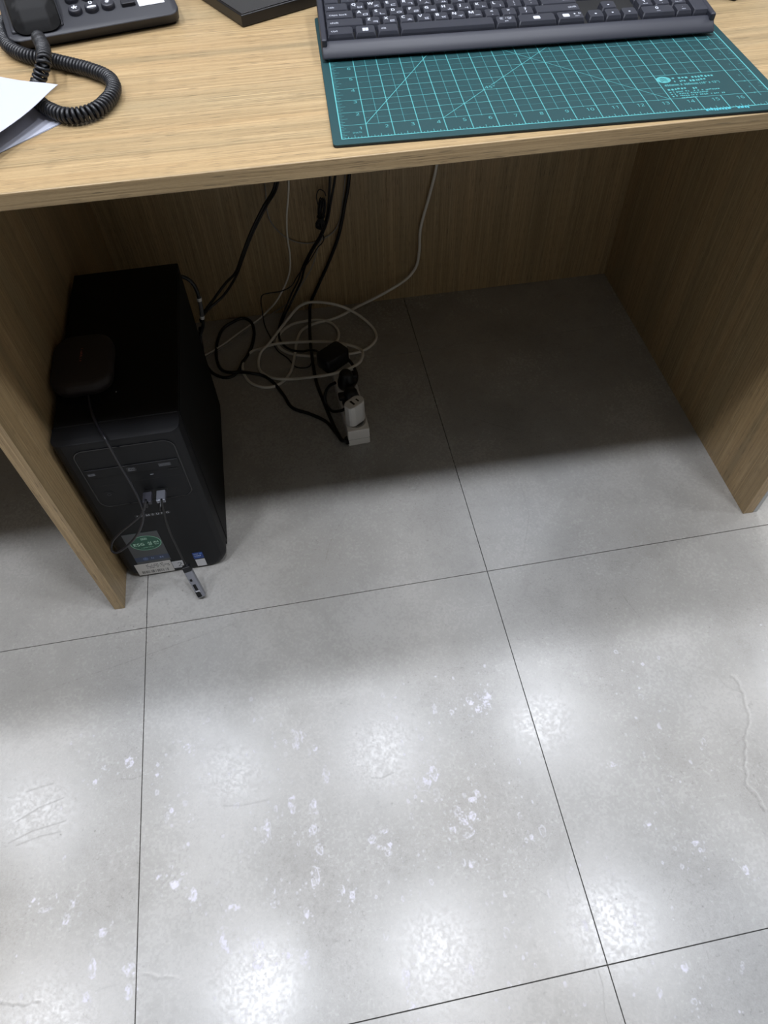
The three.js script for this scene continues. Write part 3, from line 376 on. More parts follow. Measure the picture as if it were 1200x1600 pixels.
// cord of that device, plugged into the front of the tower
{
  const g = thing('usb_cable', 'dark thin cord looping down the tower front from square device', 'cord');
  part('cord', tube(PATHS.usbCord, 0.0020, 8, 0.004), cordDark, g);
  part('plug', at(rbox(0.0135, 0.0075, 0.020, 0.0012), -0.2035, 0.2335, -0.0465), std(0x33333b, 0.5), g);
  part('strain_relief', tube([[-0.2035, 0.2335, -0.034], [-0.2025, 0.238, -0.028], [-0.2005, 0.248, -0.0275]], 0.0027, 8, 0.003), cordBlack, g);
}
{
  const g = thing('usb_hub', 'slim grey stick hub hanging on a cord and touching the floor', 'hub');
  const a = V(PATHS.hub[0]), b = V(PATHS.hub[1]), mid = a.clone().add(b).multiplyScalar(0.5), len = a.distanceTo(b);
  part('cord', tube(PATHS.hubCord, 0.0017, 8, 0.004), cordBlack, g);
  part('plug', at(rbox(0.0135, 0.0075, 0.020, 0.0012), -0.183, 0.2335, -0.0465), alu, g, null, 'silver plug');
  part('strain_relief', tube([[-0.183, 0.2335, -0.034], [-0.184, 0.231, -0.028], [-0.186, 0.226, -0.0262]], 0.003, 8, 0.003), cordBlack, g);
  const body = new THREE.Group(); body.name = 'hub_body'; g.add(body);
  body.position.copy(mid); body.up.set(1, 0, 0);
  const dir = b.clone().sub(a).normalize();                    // x along the stick, z towards the viewer
  const side = new THREE.Vector3(0, 0.45, 0.9).sub(dir.clone().multiplyScalar(new THREE.Vector3(0, 0.45, 0.9).dot(dir))).normalize();
  const w = new THREE.Vector3().crossVectors(side, dir).normalize();
  body.quaternion.setFromRotationMatrix(new THREE.Matrix4().makeBasis(dir, w, side));
  part('housing', rbox(len, 0.0138, 0.011, 0.0022), std(0x85878f, 0.4, { metalness: 0.4 }), body);
  part('cap', at(rbox(0.012, 0.0141, 0.0113, 0.0022), -len / 2 + 0.006, 0, 0), blackPlastic, body);
  part('port', at(rbox(0.005, 0.004, 0.0006, 0.0002), -0.006, -0.002, 0.0056), darkGap, body);
  part('port', at(rbox(0.013, 0.0052, 0.0006, 0.0002), 0.01, -0.0012, 0.0056), darkGap, body);
  part('port_rim', at(rbox(0.004, 0.007, 0.0008, 0.0002), 0.0195, -0.001, 0.0056), std(0xc9cad0, 0.3, { metalness: 0.5 }), body);
  part('end_port', at(rbox(0.0125, 0.0085, 0.003, 0.0015), len / 2 - 0.0085, -0.002, 0.0048), darkGap, body);
}
// ---------------------------------------------------------------- cables under the desk
{
  let g = thing('power_cable', 'black cord lying in a loop on floor beside the tower', 'cord');
  part('cord', tube(PATHS.towerPower, 0.0036, 8), cordBlack, g);
  top('network_cable', tube(PATHS.whiteThick, 0.0032, 10), cordWhite, 'thick white cable coming down the back panel and coiled on floor', 'cable');
  top('cable', tube(PATHS.whiteThin, 0.0019, 8), cordWhite, 'thin white cable hanging left of the black bundle', 'cable');
  top('cable', tube(PATHS.whiteFine, 0.0013, 8), cordGrey, 'very thin pale cable running down within the black bundle', 'cable');
  top('cable', tube(PATHS.blackPairA, 0.0028, 8), cordBlack, 'black cable running to tower back, upper of the slanting pair', 'cable');
  top('cable', tube(PATHS.blackPairB, 0.0026, 8), cordBlack, 'black cable running to tower back, lower of the slanting pair', 'cable');
  top('cable', tube(PATHS.arc, 0.0014, 8), cordGrey, 'thin greyish cable sagging in an arc against the back panel', 'cable');
  top('cable', tube(PATHS.adapterCordB, 0.002, 8), cordBlack, 'black cable dropping behind the coiled wire, left strand of bundle', 'cable');
  // a wire folded up into a tied skein
  g = thing('coiled_wire', 'thin black wire folded into a tied skein under the desk edge', 'wire');
  part('tail', tube(PATHS.thinBlack, 0.0013, 8, 0.004), cordBlack, g);
  part('loop', tube(PATHS.loopA, 0.0011, 8, 0.003), cordBlack, g);
  const skein = [];
  for (let i = 0; i < 9; i++) {
    const a = i / 9 * 6.283, r = 0.0035 + 0.0025 * rnd(), ox = Math.cos(a) * r, oz = Math.sin(a) * r, up = 0.292 + rnd() * 0.012, lo = 0.233 + rnd() * 0.006;
    const ax = (y) => 0.1285 + (y - 0.23) * 0.19;
    skein.push(tube([[ax(up) + ox, up, -0.7 + oz], [ax(0.275) + ox * 1.6, 0.275, -0.7 + oz * 1.6], [ax(0.26) + ox * 0.9, 0.26, -0.7 + oz * 0.9], [ax(0.243) + ox * 1.9, 0.243, -0.7 + oz * 1.6], [ax(lo) + ox * 0.4, lo, -0.7 + oz * 0.4],
      [ax(0.243) - ox * 1.4, 0.243, -0.7 + oz], [ax(0.26) - ox, 0.26, -0.7 + oz], [ax(0.275) - ox * 1.5, 0.275, -0.7 + oz]], 0.0012, 6, 0.004, true));
  }
  part('skein', merged(skein), cordBlack, g);
  part('tie', tube([[0.137, 0.262, -0.692], [0.129, 0.261, -0.695], [0.128, 0.261, -0.705], [0.137, 0.262, -0.708], [0.142, 0.263, -0.7]], 0.0016, 6, 0.002, true), cordBlack, g);
  g = thing('tagged_cord', 'short black cord with white paper tag behind computer tower', 'cord');
  part('cord', tube(PATHS.monitorCord, 0.0034, 8), cordBlack, g);
  const lb = PATHS.label.map(V), c = new THREE.CatmullRomCurve3(lb);
  part('paper_tag', new THREE.TubeGeometry(c, 16, 0.0040, 10), std(0x4f4d4a, 0.6), g, null, 'printed tag');
  for (const k of [0.05, 0.95]) { const p = c.getPoint(k), d = c.getTangent(k), e = 0.0035; part('tape', new THREE.TubeGeometry(new THREE.LineCurve3(p.clone().addScaledVector(d, -e), p.clone().addScaledVector(d, e)), 1, 0.0044, 12), std(0xc9c6c0, 0.6), g, null, 'white tape'); }
}
// ---------------------------------------------------------------- power strip and what is plugged into it
const STRIP = { x: 0.1462, z: -0.300, turn: 0.055, len: 0.262, w: 0.0445, h: 0.0425 };
{
  const s = STRIP, g = thing('power_strip', 'white multi-outlet power strip lying on floor among the cables', 'power strip', [s.x, 0, s.z], s.turn);
  const white = std(0xdedbd6, 0.4), seamM = std(0x8a8782, 0.6), hole = std(0x2b2a29, 0.7);
  part('housing', at(rbox(s.w, s.h, s.len, 0.002), 0, s.h / 2, -s.len / 2), white, g);
  part('seam', at(rbox(s.w + 0.0006, 0.0006, s.len + 0.0006, 0.0002), 0, s.h * 0.42, -s.len / 2), seamM, g);
  for (let i = 0; i < 5; i++) {
    const z = -0.026 - i * 0.052;
    const o = part('outlet', new THREE.LatheGeometry([[0.0185, 0], [0.0195, 0.0006], [0.0205, 0.0006], [0.021, 0]].map((p) => new THREE.Vector2(...p)), 32), white, g, [0, s.h, z]);
    part('recess', new THREE.CylinderGeometry(0.0185, 0.0185, 0.0006, 32), std(0xa9a6a0, 0.5), o, [0, 0.0002, 0]);
    for (const x of [-0.0095, 0.0095]) part('pin_hole', new THREE.CylinderGeometry(0.0026, 0.0026, 0.0004, 14), hole, o, [x * 0.7071, 0.0006, x * 0.7071]);
  }
  part('cord', tube(PATHS.stripCord, 0.0038, 8), cordBlack, g);
  g.children[g.children.length - 1].position.set(0, 0, 0);
  // the cord is laid in world metres
  const c = g.children[g.children.length - 1]; g.updateMatrixWorld(true); c.applyMatrix4(g.matrixWorld.clone().invert());
  part('cord_collar', at(new THREE.CylinderGeometry(0.006, 0.0065, 0.012, 16), -s.w / 2 - 0.001, 0.013, -0.006), cordBlack, g).rotation.set(0, 0, 0);
}
const onStrip = (i) => new THREE.Vector3(0, STRIP.h, -0.026 - i * 0.052).applyAxisAngle(new THREE.Vector3(0, 1, 0), STRIP.turn).add(new THREE.Vector3(STRIP.x, 0, STRIP.z));
{
  const p = onStrip(0), g = thing('usb_charger', 'white two-port usb charger plugged into the power strip', 'charger', [p.x - 0.001, p.y + 0.0006, p.z], STRIP.turn + 0.55);
  const body = plate(0.043, 0.026, 0.0129, 0.052, 0.0022, 14); body.rotateX(-Math.PI / 2); body.translate(0, 0.054, 0);
  part('body', toCreasedNormals(body, 0.7), std(0xd2d0cc, 0.3), g);
  part('usb_port', at(rbox(0.0042, 0.0006, 0.0125, 0.0002), -0.0045, 0.0542, -0.0002), std(0x121212, 0.5), g);
  part('small_port', at(rbox(0.0032, 0.0006, 0.0085, 0.0012), 0.0075, 0.0542, 0.0008), std(0x121212, 0.5), g);
  part('plug_base', at(new THREE.CylinderGeometry(0.0165, 0.0165, 0.003, 28), 0, 0.0012, 0), std(0x4a4846, 0.6), g);
}
{
  const plug = (i, label, path, extra) => {
    const p = onStrip(i), g = thing('power_plug', label, 'plug', [p.x, p.y + 0.0006, p.z], STRIP.turn);
    part('head', new THREE.LatheGeometry([[0, 0], [0.017, 0], [0.0185, 0.003], [0.0185, 0.013], [0.016, 0.020], [0.0135, 0.032], [0.010, 0.037], [0, 0.0385]].map((q) => new THREE.Vector2(...q)), 28), cordBlack, g);
    part('grip', at(rbox(0.026, 0.010, 0.018, 0.003), extra[0], 0.022, extra[1]), cordBlack, g);
    const c = part('cord', tube(path, 0.0034, 8, 0.004), cordBlack, g); g.updateMatrixWorld(true); c.applyMatrix4(g.matrixWorld.clone().invert());
  };
  plug(1, 'black round plug right behind the white charger on power strip', PATHS.plugCordA, [-0.012, 0]);
  plug(2, 'black round plug between the adapter and the other plug', PATHS.plugCordB, [0.010, -0.004]);
  const p = onStrip(3.7), g = thing('power_adapter', 'bulky black power adapter sitting on the far end of strip', 'adapter', [0.1195, 0.0431, -0.499], 0.62);
  const body = plate(0.062, 0.044, 0.010, 0.036, 0.005, 8); body.rotateX(-Math.PI / 2); body.translate(0, 0.036, 0);
  part('body', toCreasedNormals(body, 0.8), std(0x08080a, 0.5), g);
  const c = part('cord', tube(PATHS.adapterCordA.concat([[0.1, 0.055, -0.505]]), 0.0026, 8), cordBlack, g); g.updateMatrixWorld(true); c.applyMatrix4(g.matrixWorld.clone().invert());
}

// ---------------------------------------------------------------- cutting mat
{
  const I = 0.0254, mw = 0.450, md = 0.300, th = 0.003, turn = -0.0412;
  const g = thing('cutting_mat', 'green gridded cutting mat lying at the front edge of the desk', 'cutting mat', [0.13, H, -0.0284], turn);
  const gx = (mw - 17 * I) / 2, gz = (md - 11 * I) / 2;      // margins; the grid's corner is the group's origin
  const tw = 2048, k = tw / mw, thh = Math.round(md * k);
  const print = canvasTex(tw, thh, (c) => {
    c.fillStyle = '#0b383c'; c.fillRect(0, 0, tw, thh);
    for (let i = 0; i < 26000; i++) { c.fillStyle = rnd() < 0.5 ? 'rgba(8,46,50,0.25)' : 'rgba(34,104,104,0.16)'; c.fillRect(rnd() * tw, rnd() * thh, 1 + rnd() * 2, 1 + rnd() * 2); }
    const X = (i) => (gx + i * I) * k, Y = (j) => thh - (gz + j * I) * k;
    const L = (x0, y0, x1, y1, w, a) => { c.strokeStyle = `rgba(84,164,166,${a})`; c.lineWidth = w; c.beginPath(); c.moveTo(X(x0), Y(y0)); c.lineTo(X(x1), Y(y1)); c.stroke(); };
    c.strokeStyle = 'rgba(84,168,170,0.95)'; c.lineWidth = 5; c.strokeRect(X(0), Y(11), 17 * I * k, 11 * I * k);
    for (let i = 1; i < 17; i++) L(i, 0, i, (i === 14 || i === 15) ? 1 : 11, 4.2, 0.85);
    for (const i of [14, 15]) L(i, 3, i, 10, 4.2, 0.85);
    for (let j = 1; j < 11; j++) if (j === 2) { L(0, j, 13, j, 3.6, 0.75); L(16, j, 17, j, 3.6, 0.75); } else L(0, j, 17, j, 3.6, 0.75);
    for (let i = 1.5; i < 16; i++) if (i > 13) L(i, 3, i, 10, 2.6, 0.6); else L(i, 0.93, i, 10, 2.6, 0.6);
    for (let j = 1.5; j < 10; j += 1) if (j < 3) L(1, j, 13, j, 2.2, 0.5); else L(1, j, 16, j, 2.2, 0.5);
    for (let e = 1; e < 17 * 8; e++) { if (e % 8 === 0) continue; const h = e % 4 === 0 ? 0.22 : e % 2 === 0 ? 0.13 : 0.08; L(e / 8, 0, e / 8, h, 2.6, 0.85); L(e / 8, 11, e / 8, 11 - h, 2.6, 0.85); }
    for (let e = 1; e < 11 * 8; e++) { if (e % 8 === 0) continue; const h = e % 4 === 0 ? 0.34 : e % 2 === 0 ? 0.22 : 0.14; L(0, e / 8, h, e / 8, 2.2, 0.8); L(17, e / 8, 17 - h * 0.7, e / 8, 2.2, 0.7); }
    L(1, 1, 1 + 9 / Math.tan(Math.PI / 3), 10, 3.6, 0.85); L(4, 1, 13, 10, 3.4, 0.8); L(13, 1, 4, 10, 3.4, 0.75);
    L(16.55, 0.75, 16.55, 10, 3, 0.7);
    c.fillStyle = 'rgba(84,168,170,0.85)'; c.textBaseline = 'top'; c.textAlign = 'right'; c.font = '34px sans-serif';
    for (let i = 1; i <= 16; i++) c.fillText(String(i), X(i) - 16, Y(1) + 12);
    c.textBaseline = 'middle'; for (let j = 2; j <= 10; j++) c.fillText(String(j), X(1) - 18, Y(j) + 20);
    c.font = '22px sans-serif'; c.fillText('inch', X(0) + 92, Y(0) - 46);
    c.save(); c.fillStyle = '#0b383c'; c.fillRect(X(6) + 2, Y(3) - 40, 70, 34); c.fillStyle = 'rgba(84,168,170,0.85)'; c.font = '34px sans-serif'; c.textAlign = 'left'; c.fillText('45°', X(6) + 6, Y(3) - 22); c.restore();
    c.font = '17px sans-serif'; c.textAlign = 'center';
    for (let j = 2; j <= 22; j++) { c.save(); c.translate(X(16.4), Y(j / 2)); c.fillText(String(j), 0, 0); c.restore(); }
    // text block: round mark, size line, unreadable lines
    c.beginPath(); c.ellipse(X(13.28), Y(2.62), 34, 32, 0, 0, 7); c.fill(); c.fillStyle = '#0b383c'; c.lineWidth = 4; c.strokeStyle = '#0b383c'; for (const q of [-12, 0, 12]) { c.beginPath(); c.moveTo(X(13.28) - 16, Y(2.62) + q + 4); c.lineTo(X(13.28), Y(2.62) + q - 5); c.lineTo(X(13.28) + 16, Y(2.62) + q + 4); c.stroke(); } c.fillStyle = 'rgba(84,168,170,0.85)';
    greek(c, X(13.65), Y(2.78), 190, 20); greek(c, X(13.65), Y(2.5), 150, 20);
    c.textAlign = 'left'; c.font = 'bold 26px sans-serif'; c.fillText('450mm X 300mm (18" x 12")', X(13.15), Y(2.12), 262);
    c.font = 'bold 22px sans-serif'; greek(c, X(13.15), Y(1.85), 150, 20);
    for (let i = 0; i < 4; i++) { c.beginPath(); if (i < 3) { c.arc(X(13.18), Y(1.58 - i * 0.17) + 7, 5, 0, 7); c.fill(); } greek(c, X(13.3), Y(1.6 - i * 0.17), [220, 160, 240, 90][i], 13); }
    c.fillStyle = 'rgba(72,170,184,0.9)'; greek(c, X(14.0), Y(0.06), 120, 24, 0.2); greek(c, X(14.0) + 130, Y(0.06), 60, 24, 0.2);
  });
  const sheet = plate(mw, md, 0.004, 0.0012, 0.0003, 5); sheet.rotateX(-Math.PI / 2);
  const p = sheet.attributes.position, uv = sheet.attributes.uv;
  for (let i = 0; i < p.count; i++) uv.setXY(i, p.getX(i) / mw + 0.5, 0.5 - p.getZ(i) / md);
  part('surface', at(toCreasedNormals(sheet, 0.5), mw / 2 - gx, th, -(md / 2 - gz)), new THREE.MeshStandardMaterial({ map: print, roughness: 0.55 }), g);
  const base = plate(mw, md, 0.004, 0.00185, 0.0003, 5); base.rotateX(-Math.PI / 2);
  part('backing', at(base, mw / 2 - gx, 0.00185, -(md / 2 - gz)), std(0x0a1012, 0.6), g);
}
// ---------------------------------------------------------------- keyboard
{
  const U = 0.01895, KW = 0.4335, KD = 0.137, tilt = 0.075;
  const g = thing('computer_keyboard', 'dark grey full size keyboard standing on the cutting mat', 'keyboard', [0.1302, H + 0.0031, -0.1985], -0.0555);
  const inner = new THREE.Group(); inner.name = 'body'; g.add(inner);
  const caseMat = std(0x262832, 0.48), keyMat0 = 0x262830;
  // case: side profile (z towards the user, y up) extruded across
  const prof = new THREE.Shape();
  prof.moveTo(0.0015, 0.0025); prof.lineTo(0.0045, 0.0032); prof.quadraticCurveTo(0.0052, 0.0042, 0.0044, 0.0052); prof.lineTo(-0.0032, 0.0136); prof.quadraticCurveTo(-0.005, 0.0155, -0.0075, 0.0156);
  prof.lineTo(-0.0095, 0.0156); prof.lineTo(-0.0105, 0.0125); prof.lineTo(-0.128, 0.021); prof.lineTo(-0.129, 0.024); prof.lineTo(-0.136, 0.0246); prof.quadraticCurveTo(-0.1395, 0.0235, -0.14, 0.018); prof.lineTo(-0.138, 0.012); prof.lineTo(-0.132, 0.0045); prof.closePath();
  const cg = new THREE.ExtrudeGeometry(prof, { depth: KW - 0.004, bevelEnabled: true, bevelThickness: 0.002, bevelSize: 0.0018, bevelOffset: -0.0018, bevelSegments: 3, curveSegments: 6 });
  cg.rotateY(-Math.PI / 2); cg.scale(1, 1, 1); cg.translate(0, 0, 0);
  // after the turn: extrusion runs along -x and the profile's x became z
  const cb = new THREE.Box3().setFromBufferAttribute(cg.attributes.position);
  cg.translate(-cb.min.x, 0, 0);
  part('case', toCreasedNormals(cg, 0.6), caseMat, inner);
  for (const x of [0, KW - 0.0062]) part('side_rail', at(rbox(0.0062, 0.0085, 0.126, 0.002), x + 0.0031, 0.0155, -0.066).applyMatrix4(new THREE.Matrix4()), caseMat, inner).rotation.x = tilt * 0.9;
  for (const x of [0.03, KW - 0.03]) for (const z of [-0.012, -0.128]) part('foot', at(new THREE.CylinderGeometry(0.006, 0.006, 0.006, 14), x, 0.003, z), darkGap, inner);
  // legend sheet in plan: u across the keyboard, v from the front edge to the back
  const tw = 2048, k = tw / KW, th = Math.round(KD * k);
  const keys = [];
  const rowZ = (r) => -0.0118 - U * 0.945 * (r + 0.5) - (r === 5 ? 0.004 : 0);
  const X0 = 0.0066;
  const put = (r, x, w, t, h = 1) => keys.push({ r, x, w, t, h });
  const run = (r, x, list) => { for (const [w, ...t] of list) { if (t.length) put(r, x, w, t); x += w; } };
  const S = (s) => [...s].map((c) => [1, c]);
  run(0, 0, [[1.6, 'ctrl'], [1.28, '#win'], [1.32, 'alt'], [5.55, ' '], [1.3, 'alt', '한/영'], [2.3, '#pad'], [1.65, '#pad', 'ctrl']]);
  run(1, 0, [[2.25, 'shift'], ...S('ZXCVBNM').map(([w, c], i) => [w, c, 'ㅋㅌㅊㅍㅠㅜㅡ'[i]]), [1, '<', ','], [1, '>', '.'], [1, '?', '/'], [2.75, 'shift>']]);
  run(2, 0, [[1.75, 'caps lock'], ...S('ASDFGHJKL').map(([w, c], i) => [w, c, 'ㅁㄴㅇㄹㅎㅗㅓㅏㅣ'[i]]), [1, ':', ';'], [1, '"', "'"], [2.25, 'enter>']]);
  run(3, 0, [[1.5, 'tab'], ...S('QWERTYUIOP').map(([w, c], i) => [w, c, 'ㅂㅈㄷㄱㅅㅛㅕㅑㅐㅔ'[i]]), [1, '{', '['], [1, '}', ']'], [1.5, '|']]);
  run(4, 0, [...'`1234567890-='].map((c) => [1, c]).concat([[2, 'back>']]));
  run(5, 0, [[1, 'esc'], ...Array.from({ length: 12 }, (_, i) => [1.1667, 'F' + (i + 1)])]);
  const N = 15 + 0.17; run(0, N, [[1, '.'], [1, '.'], [1, '.']]); run(1, N, [[1], [1, '.']]); run(3, N, [[1, 'del'], [1, 'end'], [1, 'pgdn']]); run(4, N, [[1, 'ins'], [1, 'home'], [1, 'pgup']]); run(5, N, [[1, 'prt'], [1, 'scr'], [1, 'brk']]);
  const Q = N + 3.17; run(0, Q, [[2, '0', 'ins'], [1, '.', 'del']]); put(0, Q + 3, 1, [' '], 2); run(1, Q, [[1, '1', 'end'], [1, '2', '.'], [1, '3', 'pg dn']]); run(2, Q, [[1, '4'], [1, '5'], [1, '6']]); put(2, Q + 3, 1, ['+'], 2); run(3, Q, [[1, '7'], [1, '8'], [1, '9']]); run(4, Q, [[1, 'num'], [1, '/'], [1, '*'], [1, '-']]); run(5, Q, [[1, ' '], [1, ' '], [1, ' '], [1, ' ']]);
  const legend = canvasTex(tw, th, (c) => {
    c.fillStyle = '#2a2c35'; c.fillRect(0, 0, tw, th); c.fillStyle = '#c6cad4'; c.strokeStyle = '#aeb2bd';
    for (const { r, x, w, t, h } of keys) {
      const px = (X0 + x * U) * k, py = th + rowZ(r) * k, pw = w * U * k, ph = U * k;
      const cx = px + pw / 2;
      c.textBaseline = 'middle';
      const a = t[0], b = t[1];
      if (a === '#win') { for (const [i, j] of [[0, 0], [1, 0], [0, 1], [1, 1]]) c.fillRect(cx - 15 + i * 15.5, py - 15 + j * 15.5, 14.5, 14.5); }
      else if (a === '#pad') { const q = b ? px + pw * 0.35 : cx; c.beginPath(); c.roundRect(q - 18, py - 17, 36, 32, 7); c.fill(); if (b) { c.font = '17px sans-serif'; c.textAlign = 'center'; c.fillText('ctrl', px + pw * 0.72, py + 10); greek(c, px + pw * 0.64, py - 20, 36, 14); } }
      else if (b && JAMO[b]) { c.font = 'bold 34px sans-serif'; c.textAlign = 'center'; c.fillText(a, px + pw * 0.3, py - 16); jamo(c, b, px + pw * 0.5, py + 4, 26, 20, 4); }
      else if (b === '한/영') { c.font = '18px sans-serif'; c.textAlign = 'center'; c.fillText('alt', cx, py + 14); jamo(c, 'ㅎ', cx - 32, py - 24, 12, 14, 2.4); jamo(c, 'ㅏ', cx - 22, py - 24, 12, 14, 2.4); jamo(c, 'ㄴ', cx - 30, py - 9, 18, 6, 2.4); c.fillText('/', cx, py - 16); jamo(c, 'ㅇ', cx + 8, py - 24, 12, 12, 2.4); jamo(c, 'ㅕ', cx + 20, py - 24, 12, 14, 2.4); jamo(c, 'ㅇ', cx + 14, py - 11, 14, 9, 2.4); }
      else if (a === '.') { if (b) { c.font = '25px sans-serif'; c.textAlign = 'center'; c.fillText('.', cx, py - 14); c.font = '15px sans-serif'; c.fillText(b, cx, py + 14); } else c.fillRect(cx - 5, py - 5, 10, 9); }
      else if (a.length === 1) { c.font = 'bold 32px sans-serif'; c.textAlign = 'center'; c.fillText(a, cx, py - (b ? 15 : 0)); if (b) { c.font = b.length > 1 ? '15px sans-serif' : 'bold 25px sans-serif'; c.fillText(b, cx, py + 15); } }
      else { c.font = '23px sans-serif'; if (a.endsWith('>')) { c.textAlign = 'right'; c.fillText(a.slice(0, -1), px + pw - 22, py); } else { c.textAlign = pw > 100 ? 'left' : 'center'; c.fillText(a, pw > 100 ? px + 24 : cx, py + 2); } }
    }
  });
  { const m = part('key_bed', rbox(KW - 0.014, 0.002, 0.118, 0.0005), darkGap, inner, [KW / 2, 0.0168, -0.0695]); m.rotation.x = 0.0727; }
  const keyMat = new THREE.MeshStandardMaterial({ map: legend, roughness: 0.45 });
  // keycap: chamfered frustum with a shallow dished top
  const cap = (w, d, x, z) => {
    const rings = [[0, 0, 0], [0.0005, 0.0035, 0.0004], [0.0014, 0.0066, 0.0012], [0.0021, 0.0070, 0.0016]], pos = [], m = 4, loops = [];
    for (const [i, y, ii] of rings) {
      const a = w / 2 - i, b0 = d / 2 - ii * 0.6, b1 = d / 2 - i * 1.25, c = 0.0006 + i * 0.5, L = [];
      const cs = [[a, b1, 0], [-a, b1, 1], [-a, -b0, 2], [a, -b0, 3]];   // +z is the front
      for (const [X, Z, q] of cs) { const sx = Math.sign(X), sz = Math.sign(Z); const p1 = [X, y, Z - sz * c], p2 = [X - sx * c, y, Z]; (q % 2 === 0) ? L.push(p1, p2) : L.push(p2, p1); }
      loops.push(L);
    }
    const n = 8; const tri = (a, b, c) => pos.push(...a, ...b, ...c);
    for (let r = 0; r < rings.length - 1; r++) for (let i = 0; i < n; i++) { const j = (i + 1) % n; tri(loops[r][i], loops[r + 1][i], loops[r + 1][j]); tri(loops[r][i], loops[r + 1][j], loops[r][j]); }
    const T = loops[rings.length - 1], ctr = [0, rings[3][1] - 0.0004, 0]; for (let i = 0; i < n; i++) tri(T[i], ctr, T[(i + 1) % n]);
    const geo = new THREE.BufferGeometry(); geo.setAttribute('position', new THREE.Float32BufferAttribute(pos, 3));
    const uv = []; for (let i = 0; i < pos.length; i += 3) uv.push((x + pos[i]) / KW, -(z + pos[i + 2]) / KD);
    geo.setAttribute('uv', new THREE.Float32BufferAttribute(uv, 2)); geo.computeVertexNormals(); return toCreasedNormals(geo, 0.75);
  };
  for (const { r, x, w, h } of keys) {
    const zc = rowZ(r) - (h - 1) * U * 0.945 / 2, xc = X0 + (x + w / 2) * U;
    const m = part('key', cap(w * U - 0.0011, U * 0.945 * h - 0.0011, xc, zc), keyMat, inner, [xc, 0.0133 + (-zc - 0.0115) * 0.0727, zc]);
    m.rotation.x = tilt;
  }
  g.remove(inner); while (inner.children.length) g.add(inner.children[0]);
}
